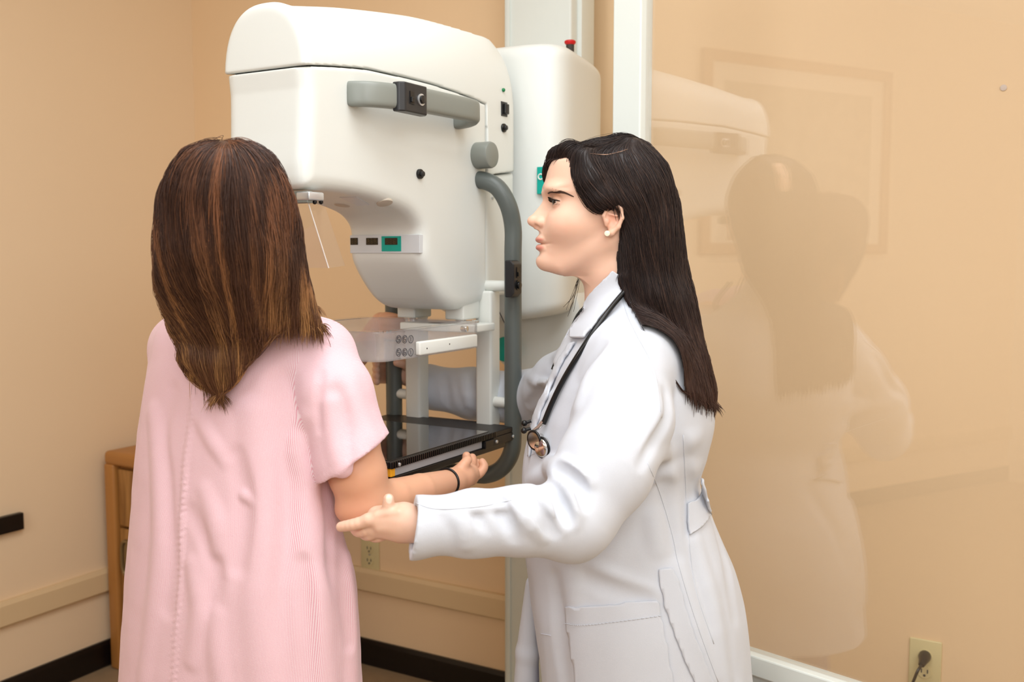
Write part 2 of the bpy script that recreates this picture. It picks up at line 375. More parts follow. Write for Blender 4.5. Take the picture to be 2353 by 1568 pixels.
shpost(-.032, .04, 0, 2.15, 'post'); shpost(L, L+.05, 0, 2.15, 'post'); shpost(.0401, L-.0001, 2.1, 2.15, 'top_rail')
shpost(.0401, L-.0001, ZB-.04, ZB, 'bottom_rail')
shbox(MB(), .041, L, -.008, .008, .08, ZB-.041).build('lower_panel', M['column'], sh)
shbox(MB(), .041, L, -.0035, .0035, ZB+.001, 2.0999).build('glass_pane', M['pane'], sh)
for s in (0.004, L+.025):
    shbox(MB(), s-.02, s+.02, -.25, .25, .0, .03).build('foot', M['column'], sh)
# picture and door on the left wall, seen only as reflections in the pane
pf = thing('framed_picture', 'framed pale picture seen only as a faint reflection in the glass', 'picture', (XL, -.65, 1.5))
PY, PZ, PW, PH = -.45, 1.78, .62, .46
fr = MB()
for a in ((-PW, -PW+.05, -PH, PH), (PW-.05, PW, -PH, PH), (-PW+.05, PW-.05, PH-.05, PH), (-PW+.05, PW-.05, -PH, -PH+.05)):
    fr.box((XL+.001, PY+a[0], PZ+a[2]), (XL+.03, PY+a[1], PZ+a[3]))
fr.build('frame', M['wood2'], pf); MB().box((XL+.001, PY-PW+.05, PZ-PH+.05), (XL+.012, PY+PW-.05, PZ+PH-.05)).build('mat_board', M['white_wall'], pf)
MB().box((XL+.0121, PY-PW+.13, PZ-PH+.13), (XL+.014, PY+PW-.13, PZ+PH-.13)).build('print', mat('pale_print', srgb(200, 185, 160), .6, var=.3, vscale=12), pf)
# ------------------------------------------------------------------ the mammography machine
S = 1.1; XC = -1.095*S; HW = .085*S; XS = XC+HW; YT = 1.66*S
M['underside'] = mat('underside_plastic', srgb(200, 190, 175), .5)
mm = thing('mammography_machine', 'large white mammography machine with grey handles beside the two women', 'medical machine', (XC, 2.2, 0))
def yz(pts): return [tuple(onX(px, py, XS)[1:]) for px, py in pts]
def sdf_part(name, poly2, hwfn, m, k=.03, h=.0032, kx=.028, extra=None, parent=None, xc=XC):
    poly2 = np.asarray(poly2); lo = poly2.min(0)-.02; hi = poly2.max(0)+.02
    def fn(P):
        d = sd_poly(P[:, 1:], poly2); hx_ = hwfn(P[:, 1], P[:, 2]); e = np.abs(P[:, 0]-xc)-hx_
        r = smax(d, e, kx)
        return extra(P, r) if extra else r
    hm = HW+.03 if xc == XC else .3
    V, Fs = nets(fn, (xc-hm, lo[0], lo[1]), (xc+hm, hi[0], hi[1]), h)
    return mesh_obj(name, V, Fs, m, parent or mm)
seam = yz([(706, 150), (780, 153), (861, 162), (977, 189), (1083, 224), (1117, 240)])
front = yz([(706, 150), (703, 300), (697, 415), (715, 437)])
yfr = seam[0][0]
ridge = [tuple(onX(px, py, XC)[1:]) for px, py in ((640, 15), (760, 20), (950, 43), (1080, 66), (1150, 88))]
ytab = cub([p[0] for p in seam], [p[1] for p in seam]); rtab = cub([p[0] for p in ridge]+[ridge[-1][0]+.15], [p[1] for p in ridge]+[ridge[-1][1]-.06])
yb1 = onX(1117, 300, XS)[1]; yb2 = onX(1189, 300, XS)[1]
z400 = onX(1117, 405, XS)[2]; z400b = onX(1190, 395, XS)[2]; z700 = onX(1117, 697, XS)[2]
# top cover: loaf shape (arched cross-section)
def cover(P):
    x, y, z = P[:, 0]-XC, P[:, 1], P[:, 2]
    zr = itp(y, rtab); zs = itp(y, ytab)-.0
    zr = zr-np.maximum(0, y-(yb2-.10))**2*5
    base = zs-.02; t = np.clip((z-base)/(zr-base), 0, 3); p = 2.5
    hh = (zr-base); q = (np.abs(x/(HW+.001))**p+np.maximum(0, (z-base)/hh)**p)**(1/p)
    d = (q-1)*np.minimum(HW, hh)
    d = smax(d, yfr-.004-y, .014); d = smax(d, y-yb2, .03)
    low = np.where(y < yb1, zs+.0012, z400+(z400b-z400)*(y-yb1)/(yb2-yb1))
    # behind the vertical seam the cover reaches down
    r = np.minimum(np.maximum(zs+.0012-z, 0*z-1), 9)
    cut = np.where(y < yb1+.0012, zs+.0012-z, z400+(z400b-z400)*(y-yb1)/(yb2-yb1)+.002-z)
    return np.maximum(d, cut)
V, Fs = nets(cover, (XC-HW-.02, yfr-.03, z400-.02), (XC+HW+.02, yb2+.03, ridge[0][1]+.04), .003)
mesh_obj('top_cover', V, Fs, M['plastic'], mm)
prof = yz([(706, 100), (707, 200), (706, 300), (703, 405), (711, 432), (735, 437), (790, 442), (850, 452), (905, 470), (945, 490), (966, 515), (972, 540), (972, 584), (978, 612), (995, 650), (1018, 688), (1040, 708), (1062, 713), (1085, 708), (1112, 699), (1140, 690), (1165, 640), (1165, 245), (1140, 200), (1083, 180), (977, 150), (861, 120), (780, 105)])
def hwl(y, z): return HW-.013*np.clip((seam[0][1]-z)/(seam[0][1]-z400), 0, 1.0)*0
def slot(P, r):    # recess of display strip
    return r
front_housing = sdf_part('front_housing', smooth_closed(prof, 3), lambda y, z: HW-np.clip((seam[0][1]-z)/.2, 0, 1)*.003*np.clip((yfr+.25-y)/.2, 0, 1), M['plastic'], extra=lambda P, r: np.maximum(np.maximum(r, P[:, 2]-itp(P[:, 1], ytab)+.0012), P[:, 1]-yb1+.0010))
pr2 = [(yb1+.0025, z400), (yb2-.006, z400b-.002), (yb2-.006, z700+.06), (yb2-.02, z700+.015), (yb1+.0025, z700+.012)]
def rear(P):
    d = sd_poly(P[:, 1:], np.array(pr2)); return smax(d, np.abs(P[:, 0]-XC)-(HW-.004), .012)
V, Fs = nets(rear, (XC-HW-.02, yb1-.02, z700-.03), (XC+HW+.02, yb2+.02, z400b+.03), .003); mesh_obj('rear_cover', V, Fs, M['plastic'], mm)
MB().box((XC-HW+.012, yfr+.02, z400+.02), (XC+HW-.012, yb2-.03, seam[-1][1]+.03)).box((XC-HW+.012, yb1-.05, z700+.03), (XC+HW-.012, yb1+.05, z400+.03)).box((XC-HW+.012,yfr+.015,seam[0][1]-.06),(XC+HW-.012,yb1-.1,seam[0][1]+.01)).build('inner_core', M['seam'], mm)
# side handle
def hp(px, py, x): return onX(px, py, x)
xo = XS+.052
pa = [hp(800, 216, XS-.012), hp(818, 216, XS+.01), hp(855, 217, XS+.034), hp(905, 222, xo-.004), hp(960, 229, xo), hp(1030, 243, xo), hp(1082, 254, xo)]
ye = pa[-1][1]; ze = pa[-1][2]
pa += [np.array([xo-.006, ye+.016, ze-.003]), np.array([xo-.022, ye+.026, ze-.006]), np.array([XS+.01, ye+.029, ze-.008]), np.array([XS-.012, ye+.03, ze-.008])]
hd = MB().tube(catmull(pa, 6), 1, 24, sq=(.0215, .013), up=(0, 0, 1)).build('side_handle', M['gray'], mm, smooth=True)
def on_side(mb, px0, py0, px1, py1, x0, x1, bev=.003):
    a = onX(px0, py0, x1); b_ = onX(px1, py1, x1); return mb.box((x0, min(a[1], b_[1]), min(a[2], b_[2])), (x1, max(a[1], b_[1]), max(a[2], b_[2])), bev)
def rot_tag(): pass
def pod(px, py, x, ln, hg, d, name, parent, vert=False):
    c = onX(px, py, x+d); y0, z0 = c[1], c[2]; a, b_ = (ln/2, hg/2) if not vert else (hg/2, ln/2)
    # chamfered block
    V = []
    for xx, k in ((x-.006, 1), (x+d*.45, 1), (x+d, .78)):
        for sy, sz in ((-1, -1), (1, -1), (1, 1), (-1, 1)):
            V.append((xx, y0+sy*a*(k if not vert else 1), z0+sz*b_*(1 if not vert else k)*(1)))
    o = MB().add(V, [(0, 1, 2, 3)]+[(i*4+j, i*4+(j+1) % 4, i*4+4+(j+1) % 4, i*4+4+j) for i in range(2) for j in range(4)]+[(8, 9, 10, 11)]).build(name, M['black'], parent)
    md = o.modifiers.new('bevel', 'BEVEL'); md.width = .0025; md.segments = 3
    xx = x+d
    q = ln*.17
    ry, rz_ = (y0-q, z0) if not vert else (y0, z0+q); ky, kz = (y0+q, z0) if not vert else (y0, z0-q)
    MB().box((xx, ry-.006, rz_-.011), (xx+.0015, ry+.006, rz_+.011)).box((xx+.001, ry-.004, rz_-.008), (xx+.004, ry+.004, rz_+.001), .001).build('rocker_switch', M['black2'], o)
    MB().cyl((xx-.001, ky, kz), (xx+.002, ky, kz), .0105, 24).build('button_ring', M['silver' if not vert else 'black2'], o, smooth=True)
    MB().cyl((xx+.001, ky, kz), (xx+.006, ky, kz), .0075, 24, .001).build('push_button', M['black2'], o, smooth=True)
    return o
pod(957, 227, xo+.004, .083, .051, .016, 'control_pod', mm)
# pivots, sockets, lamp
def stud(px, py, r, d, m, name, bev=.002, x=XS, lab=None):
    c = onX(px, py, x); o = MB().cyl((x-.012, c[1], c[2]), (x+d, c[1], c[2]), r, 32, bev).build(name, m, mm, smooth=True); return o
c = onX(1130, 356, XS+.035); MB().cyl((XS-.01, c[1], c[2]), (XS+.038, c[1], c[2]), .0275, 48, .006).build('round_knob', M['gray'], mm, smooth=True)
for px, py, r in ((967, 400, .0095), (1159, 294, .0095)):
    c = onX(px, py, XS+.004); j = MB().cyl((XS-.004, c[1], c[2]), (XS+.006, c[1], c[2]), r, 28, .002).build('jack_socket', M['black2'], mm, smooth=True)
    MB().cyl((XS+.004, c[1], c[2]), (XS+.011, c[1], c[2]), r*.55, 20, .001).build('jack_tip', M['black'], j, smooth=True)
c = onX(1156, 207, XS); MB().ball((XS+.001, c[1], c[2]), .0042, 10).build('indicator_lamp', M['green'], mm, smooth=True)
c = onX(1157, 251, XS); j = MB().box((XS-.003, c[1]-.0125, c[2]-.0155), (XS+.003, c[1]+.0125, c[2]+.0155), .001).build('power_switch', M['black'], mm)
MB().box((XS+.002, c[1]-.006, c[2]-.011), (XS+.010, c[1]+.009, c[2]+.011), .002).build('rocker', M['black2'], j)
c = onX(1131, 455, XS-.004); MB().cyl((XS-.006, c[1], c[2]), (XS-.001, c[1], c[2]), .0032, 12).build('screw', M['silver'], mm, smooth=True)
# display strip on the lower front
a = onX(973, 538, XS); yd = a[1]+.0; zt = onX(973, 539, XS)[2]; zb = onX(973, 582, XS)[2]
st = MB().box((XC-HW+.010, yd-.0045, zb), (XC+HW-.006, yd+.01, zt), .001).build('display_strip', M['strip'], mm)
def front_px(px): return onY(px, 560, yd)[0]
def win(px0, px1, py0, py1, m, dy, par, name):
    x0, x1 = front_px(px0), front_px(px1); z1 = onY((px0+px1)/2, py0, yd)[2]; z0 = onY((px0+px1)/2, py1, yd)[2]
    return MB().box((x0, yd-.0045-dy, z0), (x1, yd-.004, z1), .0006).build(name, m, par), (x0, x1, z0, z1)
win(880, 925, 543, 578, M['teal'], .0006, st, 'teal_surround')
SEG = {'8': 'abcdefg', '1': 'bc', '0': 'abcdef', '5': 'acdfg', '2': 'abged', '3': 'abgcd'}
def digits(x0, x1, z0, z1, n, par, yy):
    w = (x1-x0)/(n+.5); mb = MB()
    for i in range(n):
        cx = x0+w*(i+.75); hw, hh = w*.28, (z1-z0)*.3; cz = (z0+z1)/2; t = .0005
        for sx, sz, ex, ez in ((-1, 1, 1, 1), (1, 1, 1, 0), (1, 0, 1, -1), (-1, -1, 1, -1), (-1, 0, -1, -1), (-1, 1, -1, 0), (-1, 0, 1, 0)):
            mb.box((cx+min(sx, ex)*hw-t, yy-.0004, cz+min(sz, ez)*hh-t), (cx+max(sx, ex)*hw+t, yy, cz+max(sz, ez)*hh+t))
    mb.build('digit_segments', M['digit'], par)
for px0, px1, n in ((809, 826, 2), (845, 872, 3), (888, 917, 3)):
    o, q = win(px0, px1, 547, 563, M['screen'], .0012, st, 'display_window'); digits(*q, n, st, yd-.0045-.0012)
# collimator details under the head
W2L = lambda p: np.array([cy_*p[0]+sy_*p[1], -sy_*p[0]+cy_*p[1], p[2]])
def obj_tree(o):
    me = o.data; Mo = np.array(chain(o)); v = np.empty(len(me.vertices)*3, np.float32); me.vertices.foreach_get('co', v); v = v.reshape(-1, 3)@Mo[:3, :3].T+Mo[:3, 3]
    return BVHTree.FromPolygons([tuple(x) for x in v], [tuple(f.vertices) for f in me.polygons])
ht = obj_tree(front_housing)
def hitw(px, py):
    d = toW(ray(px, py)); d = d/np.linalg.norm(d); co, no, i, ds = ht.ray_cast(Vector((0, 0, CH)), Vector(d))
    return (np.array(co), np.array(no)) if co is not None else None
for px, py in ((884, 467), (786, 472)):
    r_ = hitw(px, py)
    if r_: MB().cyl(r_[0]-r_[1]*.004, r_[0]+r_[1]*.0008, .015, 28, .0005).build('access_cap', M['underside'], mm, smooth=True)
pts = [hitw(*q) for q in ((780, 453), (820, 452), (848, 470), (822, 472))]
if all(pts):
    n_ = sum(p[1] for p in pts)/4; q = [p[0]-p[1]*.002 for p in pts]; V = q+[p+n_*.003 for p in q]
    MB().add(V, [(3, 2, 1, 0), (4, 5, 6, 7), (0, 1, 5, 4), (1, 2, 6, 5), (2, 3, 7, 6), (3, 0, 4, 7)]).build('light_window_plate', M['strip'], mm)
# face shield bracket and plastic
zbk = onX(716, 437, XS)[2]; B0 = onX(716, 452, XS-.004)
MB().box((XC-HW+.01, B0[1]-.008, zbk-.021), (XS-.006, B0[1]+.006, zbk-.001), .002).build('shield_bracket', M['gray'], mm)
a = onX(709, 440, XS-.002); b_ = onX(745, 465, XS-.002)
ec = MB().box((XS-.03, a[1], b_[2]+.002), (XS-.001, b_[1], a[2]), .003).build('bracket_end', M['silver'], mm, smooth=True)
xf = XS-.012
Tq, Bq, Uq, Dq = onX(708, 466, xf), onX(755, 616, xf), onX(744, 466, xf), onX(793, 611, xf)
xl = XC-HW+.015; t_ = .0012
def slab(mb, q, off):
    q = [np.array(p, float) for p in q]; off = np.array(off, float); V = q+[p+off for p in q]
    return mb.add(V, [(0, 1, 2, 3), (7, 6, 5, 4), (0, 4, 5, 1), (1, 5, 6, 2), (2, 6, 7, 3), (3, 7, 4, 0)])
fs = MB(); slab(fs, [Tq, Bq, (xl, Bq[1], Bq[2]), (xl, Tq[1], Tq[2])], (0, t_, 0)); slab(fs, [Tq+[0, .0013, 0], Bq+[0, .0013, 0], Dq, Uq], (-t_, 0, 0))
fs.build('face_shield', M['shieldp'], mm)
ed = MB(); ed.tube([Tq, Bq], .0011, 8); ed.build('shield_edge', mat('bright_plastic_edge', srgb(245, 240, 235), .2), mm, smooth=True)
for k in (0, 1):
    c = (Uq*(.3+.4*k)+Tq*(.7-.4*k)); MB().ball(c+np.array([.004, 0, .001]), .004, 8).build('shield_knob', M['black2'], mm, smooth=True)
# yoke: supports, tubes
zt_ = onX(1120, 700, XC+HW)[2]; ztray = onX(1120, 960, XC+HW)[2]
for s in (-1, 1):
    x0 = XC+s*HW
    MB().box((x0-.02, YT-.018, ztray-.05), (x0+.02, YT+.022, zt_+(.03 if s > 0 else .012)), .006, 4).build('support_post', M['enamel'], mm, smooth=True)
TX = .153*S/1.1*1.04
zc0 = onX(1112, 415, XS)[2]; zlow = onX(1150, 1125, XC)[2]
TXx = .157; R_ = .0185
zlow = CH-.2335*1.95*1.06
def tubepath():
    r = .06; P = [(XS-.015, YT-.03, zc0), (XS+.012, YT-.03, zc0-.002)]
    Q = [(XC+TXx-.022, YT-.024, zc0-.018), (XC+TXx-.004, YT-.012, zc0-.055), (XC+TXx, YT, zc0-.10)]
    Q += [(XC+TXx, YT, z) for z in np.linspace(zc0-.15, zlow+.13, 8)]
    for a_ in np.linspace(0, math.pi/2, 7): Q.append((XC+TXx-.085+.085*math.cos(a_), YT, zlow+.085-.085*math.sin(a_)))
    Q += [(XC, YT, zlow)]
    return P+Q
tp = tubepath(); mir = [(2*XC-x, y, z) for x, y, z in tp][::-1][1:]
zl_top = onX(890, 700, XC-TXx)[2]
full = catmull(tp+mir, 5)
MB().tube(full, R_, 20).build('grip_tube', M['dgray'], mm, smooth=True)
for s, py in ((1, 658), (1, 928), (-1, 910)):
    c = onX(1135 if s > 0 else 912, py, XC+s*.125); MB().cyl((XC+s*(HW-.006 if py > 700 else HW-.02), YT-.0, c[2]), (XC+s*TXx*.99, YT-.0, c[2]), .0115, 24, .002).build('spacer_peg', M['enamel'], mm, smooth=True)
pod(1190, 641, XC+TXx+.012, .077, .034, .016, 'hand_switch', mm, vert=True)
# image receptor tray
xr = -.945*S; xl_ = 2*XC-xr; yn = 1.259*S; yf = YT-.024
ztop = onX(1178, 985, xr)[2]; zbot = onX(1148, 1042, xr)[2]
zn = onX(893, 1062, xr)[2]; print('tray', ztop, zn, zbot, onX(880, 1110, xr)[2])
ztop = .5*(ztop+zn); zbot = .5*(zbot+onX(880, 1110, xr)[2])
H = ztop-zbot; print('H', H)
tr = MB().box((xl_, yn, ztop-.011), (xr, yf+.02, ztop), .002).build('receptor_top', M['carbon'], mm)
MB().box((xl_+.012, yn+.012, ztop-.0005), (xr-.012, yf-.07, ztop+.0012), .0004).build('glossy_plate', M['gloss'], tr)
# fluted edges of the top
fl = MB()
for i in range(56):
    y = yn+(yf-.06-yn)*i/56; fl.box((xr-.001, y, ztop-.0105), (xr+.0022, y+.0035, ztop+.0006))
for i in range(44):
    x = xl_+(xr-xl_)*i/44; fl.box((x, yn-.0022, ztop-.010), (x+.0035, yn+.001, ztop+.0006))
fl.build('fluted_edge', M['black2'], tr)
MB().box((xl_+.006, yn+.004, zbot), (xr-.001, yf-.02, zbot+.012), .002).build('receptor_base', M['black2'], mm)
MB().box((xl_+.01, yn+.01, zbot+.012), (xr-.012, yf-.01, ztop-.011)).build('receptor_core', M['black'], mm)
MB().box((xr-.06, yn+.014, zbot+.0125), (xr-.003, yf-.11, ztop-.0115), .0015).build('cassette', M['casset'], mm)
MB().box((xr-.06, yn+.001, zbot+.0125), (xr-.0025, yn+.0138, ztop-.0115), .0015).build('amber_tab', M['amber'], mm)
MB().box((xl_+.02, yn-.004, zbot+.003), (xr-.03, yn+.004, ztop-.014), .001).build('front_lip', M['carbon'], mm)
MB().box((xr-.01, yf-.108, zbot+.010), (xr+.004, yf-.075, ztop-.012), .002).build('cassette_latch', M['black2'], mm)
MB().box((xr-.02, yf-.07, zbot+.010), (xr+.0005, yf+.018, ztop-.0112), .001).build('side_plate', M['carbon'], mm)
for yy in (yf-.06, yf+.008, yn+.02):
    zz = zbot+.018 if yy > yn+.1 else ztop-.006; MB().cyl((xr-.001, yy, zz), (xr+.0035, yy, zz), .0035, 12, .0008).build('tray_screw', M['silver'], mm, smooth=True)
MB().box((XC-.1, YT-.02, ztop-.03), (XC+.1, YT+.03, ztop-.004), .004).build('receptor_mount', M['black'], mm)
# compression paddle
px_r = -.965*S; px_l = 2*XC-px_r; pyn = 1.257*S; zpb = onX(862, 836, px_r)[2]; zpt = onX(870, 765, px_r)[2]; pyf = YT-.10
def rrect(x0, x1, y0, y1, r, n=6):
    out = []
    for cx, cy, a0 in ((x1-r, y0+r, -90), (x1-r, y1-r, 0), (x0+r, y1-r, 90), (x0+r, y0+r, 180)):
        for k in range(n+1): a_ = math.radians(a0+90*k/n); out.append((cx+r*math.cos(a_), cy+r*math.sin(a_)))
    return out
pb = MB(); o_ = rrect(px_l, px_r, pyn, pyf, .03); i_ = rrect(px_l+.0025, px_r-.0025, pyn+.0025, pyf-.0025, .0275); n = len(o_)
V = [(x, y, zpb) for x, y in o_]+[(x, y, zpt) for x, y in o_]+[(x, y, zpt) for x, y in i_]+[(x, y, zpb+.0025) for x, y in i_]
Fq = []
for a0, b0 in ((0, n), (n, 2*n), (2*n, 3*n)):
    Fq += [(a0+i, a0+(i+1) % n, b0+(i+1) % n, b0+i) for i in range(n)]
Fq += [tuple(range(n))[::-1], tuple(range(3*n, 4*n))]
pad = pb.add(V, Fq).build('compression_paddle', M['paddle'], mm, smooth=True)
rim = MB(); ro = rrect(px_l-.004, px_r+.004, pyn-.004, pyf+.004, .034); m_ = len(ro)
for (z0, z1) in ((zpt-.002, zpt+.002),):
    V = [(x, y, z0) for x, y in ro]+[(x, y, z1) for x, y in ro]+[(x, y, z1) for x, y in i_]+[(x, y, z0) for x, y in i_]
    Fq = []
    for a0, b0 in ((0, n), (n, 2*n), (2*n, 3*n), (3*n, 0)): Fq += [(a0+i, a0+(i+1) % n, b0+(i+1) % n, b0+i) for i in range(n)]
    rim.add(V, Fq)
rim.build('paddle_rim', M['clear'], pad)
# numbered round marks moulded on the side
mk = MB()
for row in (0, 1):
    for k in range(3):
        c = onX(916+14*k, 780+30*row, px_r+.001)
        ring = [(px_r+.0012, c[1]+.0072*math.cos(a_), c[2]+.0068*math.sin(a_)) for a_ in np.linspace(0, 2*math.pi, 21)]
        mk.tube(ring, .0006, 6, caps=False)
        sg = {0: ((-1, 1, 1, 1), (-1, 1, -1, 0), (-1, 0, 1, 0), (1, 0, 1, -1), (-1, -1, 1, -1)), 1: ((-1, 1, 1, 1), (-1, 1, -1, -1), (-1, 0, 1, 0), (1, 0, 1, -1), (-1, -1, 1, -1)), 2: ((0, 1, 0, -1),)}[k]
        for y0, z0, y1, z1 in sg:
            mk.box((px_r+.0006, c[1]+min(y0, y1)*.0028-.0004, c[2]+min(z0, z1)*.0038-.0004), (px_r+.0015, c[1]+max(y0, y1)*.0028+.0004, c[2]+max(z0, z1)*.0038+.0004))
mk.build('moulded_marks', M['ink'], pad)
a = onX(965, 786, px_r+.012); b_ = onX(1098, 798, px_r+.012)
arm = MB().box((px_r+.001, a[1], onX(965, 818, px_r+.012)[2]), (px_r+.012, b_[1], a[2]), .003).build('paddle_arm', M['enamel'], mm, smooth=True)
for q in ((981, 801), (1033, 791)):
    c = onX(*q, px_r+.012); MB().cyl((px_r+.011, c[1], c[2]), (px_r+.0127, c[1], c[2]), .0014, 8).build('pin_hole', M['seam'], arm)
ybk0, ybk1 = YT-.115, YT-.03
MB().box((XC-.055, ybk0, zpt-.024), (px_r-.012, ybk1, zpt-.008), .003).box((XC-.06, ybk1-.02, zpt-.03), (XC+.06, ybk1, zpt-.010), .003).build('paddle_carrier', M['enamel'], mm, smooth=True)
MB().box((px_r-.13, ybk0+.008, zpt-.0081), (px_r-.10, ybk0+.03, zpt-.0077)).build('carrier_label', M['ink'], mm)
for s in (-1, 1):
    zb_ = z700+.01; x0 = XC+s*.062
    MB().cyl((x0, YT-.055, zpt-.012), (x0, YT-.055, zb_-.01), .0115, 24).build('piston', M['chrome'], mm, smooth=True)
    MB().box((x0-.022, YT-.085, zb_-.042), (x0+.025, YT-.02, zb_+.03), .004).build('piston_block', M['enamel'], mm, smooth=True)
MB().cyl((px_r-.012, YT-.16, zpt-.012), (px_r+.001, YT-.16, zpt-.012), .006, 16, .001).build('paddle_catch', M['chrome'], mm, smooth=True)
MB().cyl((px_r-.001, pyn+.075-.09, zpt-.014), (px_r-.001, pyn+.075-.07, zpt-.014), .002, 8)
# ------------------------------------------------------------------ gantry housing behind, column
gx1 = -.93*S; gy0, gy1 = 1.80*S, 2.055*S; gx0 = 2*XC-gx1
gzt = onX(1275, 84, gx1)[2]; gzb = onX(1290, 712, gx1)[2]; print('gantry', gzt, gzb)
def gan(P):
    x, y, z = P[:, 0]-XC, P[:, 1], P[:, 2]; hw = gx1-XC; ch = (gy0+gy1)/2; hd_ = (gy1-gy0)/2
    p = 5.; q = (np.abs(x/hw)**p+np.abs((y-ch)/hd_)**p)**(1/p); d = (q-1)*min(hw, hd_)
    top = z-gzt+.35*np.maximum(0, y-gy0-.07)*.35
    bot = gzb-z+.9*(x/hw)**2*.0-.03*np.cos(x/hw*1.3)
    return smax(smax(d, top, .034), bot, .03)
V, Fs = nets(gan, (gx0-.02, gy0-.02, gzb-.06), (gx1+.02, gy1+.02, gzt+.03), .004); gh = mesh_obj('gantry_housing', V, Fs, M['plastic'], mm)
c = onX(1310, 100, gx1-.05)
eb = MB().cyl((c[0], c[1], gzt-.03), (c[0], c[1], c[2]-.002), .0095, 24).build('button_stem', M['seam'], gh, smooth=True)
MB().tube([(c[0], c[1], c[2]-.003), (c[0], c[1], c[2]+.001), (c[0], c[1], c[2]+.005), (c[0], c[1], c[2]+.007)], [.010, .0135, .0135, .011], 28).build('emergency_button', M['red'], gh, smooth=True)
# pivot drum below the housing
zc_ = onY(1120, 760, gy0+.02)[2]
dr_c = onY(1128, 745, gy0-.02)
MB().cyl((dr_c[0]+.045, gy0+.09, dr_c[2]), (dr_c[0]+.045, gy1-.02, dr_c[2]), .135, 72, .012).build('pivot_drum', M['plastic'], mm, smooth=True)
c = onY(1160, 803, gy0+.075); MB().cyl((c[0], gy0+.07, c[2]), (c[0], gy0+.091, c[2]), .03, 36, .003).build('teal_cap', M['teal'], mm, smooth=True)
# teal square label on housing side edge, seen beside the doctor's brow
c = onY(1262, 412, gy0-.001)
lb = MB().box((c[0]-.03, gy0-.0035, c[2]-.032), (c[0]+.03, gy0+.004, c[2]+.028), .001).build('teal_label', M['teal'], gh)
ly = [(c[0]-.02+.0055*k, c[2]+.008) for k in range(7)]
mk = MB()
ring = [(c[0]-.02+.006*math.cos(a_), gy0-.004, c[2]+.006+.006*math.sin(a_)) for a_ in np.linspace(.6, 5.6, 14)]
mk.tube(ring, .0016, 6); mk.tube([(c[0]-.005, gy0-.004, c[2]), (c[0]-.005, gy0-.004, c[2]+.012)], .0016, 6); mk.tube([(c[0]+.002, gy0-.004, c[2]), (c[0]+.010, gy0-.004, c[2]+.012)], .0016, 6)
mk.build('label_letters', M['enamel'], gh)
cxl, cxr, cyf, cyb = -.5857*2.06*S, -.5003*2.06*S, 2.06*S, 2.185*S
MB().box((cxl, cyf, .02), (cxr, cyb, ZC-.05), .006).box((cxl+.012, cyf-.004, .02), (cxl+.02, cyf+.002, ZC-.05)).build('column', M['column'], mm, smooth=True)
MB().box((cxr-.004, cyf+.035, .02), (cxr+.012, cyb-.03, ZC-.05), .003).build('column_track', M['column'], mm, smooth=True)
MB().box((cxl-.15, cyf-.45, 0), (cxr+.15, cyb+.02, .03), .008).build('floor_base', M['column'], mm, smooth=True)
MB().tube(catmull([(XC+HW+.012, YT+.03, z700-.02), (XC+HW+.022, YT+.04, z700-.05), (XC+HW+.03, YT+.05, z700-.08)], 6), .0012, 6).build('thin_cable', M['ink'], mm)
# ------------------------------------------------------------------ people: shared tools
def proj(P):
    X, Y, Z = P[:, 0], P[:, 1], P[:, 2]-CH; dep = Y*cp_-Z*sp_; up = Y*sp_+Z*cp_
    return 1176.5+F*X/dep, 784-F*up/dep
def zof(py, Y): return A(1176, py, Y)[2]
def stack_px(rows, Y, wkey=4):
    """rows: (py, px_left, px_right, w metres [, depth centre])"""
    z = [zof(r[0], Y) for r in rows]; L = [A(r[1], r[0], Y)[0] for r in rows]; R = [A(r[2], r[0], Y)[0] for r in rows]
    yc = [r[4] if len(r) > 4 else Y for r in rows]; cx = [(a+b)/2 for a, b in zip(L, R)]; h = [(b-a)/2 for a, b in zip(L, R)]
    return dict(cx=cub(z, cx), cy=cub(z, yc), a=cub(z, h), b=cub(z, h), w=cub(z, [r[3] for r in rows]))
def PT(*rows): return [A(*r) for r in rows]
def bbmask(P, pts, pad):
    pts = np.asarray(pts); lo = pts.min(0)-pad; hi = pts.max(0)+pad; return ((P > lo) & (P < hi)).all(1)
class Folds:
    """creases of cloth: ridges and grooves laid along the surface of a base shape"""
    def __init__(s, base): s.base = base; s.L = []
    def add(s, pxs, r, h, k=.012):
        pts = []; k = k*.6
        for q in catmull([np.array(p, float) for p in pxs], 3):
            p = march(s.base, q[0], q[1])
            if p is None: continue
            e = 1e-3; g = np.array([float(s.base((p+np.eye(3)[i]*e)[None])[0])-float(s.base((p-np.eye(3)[i]*e)[None])[0]) for i in range(3)]); g /= np.linalg.norm(g)+1e-9
            pts.append((p, g))
        if len(pts) < 2: return
        n = len(pts); tap = [max(.25, math.sin(math.pi*(i+.35)/(n-.3))) for i in range(n)]
        if h > 0: c = [p-g*(r-h*t) for (p, g), t in zip(pts, tap)]
        else: c = [p+g*(r+h*t) for (p, g), t in zip(pts, tap)]
        s.L.append((c, r, 1 if h > 0 else -1, k))
    def __call__(s, P, d):
        d = d.copy()
        for c, r, sg, k in s.L:
            m = bbmask(P, c, r+k+.01)
            if not m.any(): continue
            q = P[m]; e = None
            for i in range(len(c)-1):
                x = sd_cap(q, c[i], c[i+1], r, r); e = x if e is None else np.minimum(e, x)
            d[m] = smin(d[m], e, k) if sg > 0 else smax(d[m], -e, k)
        return d
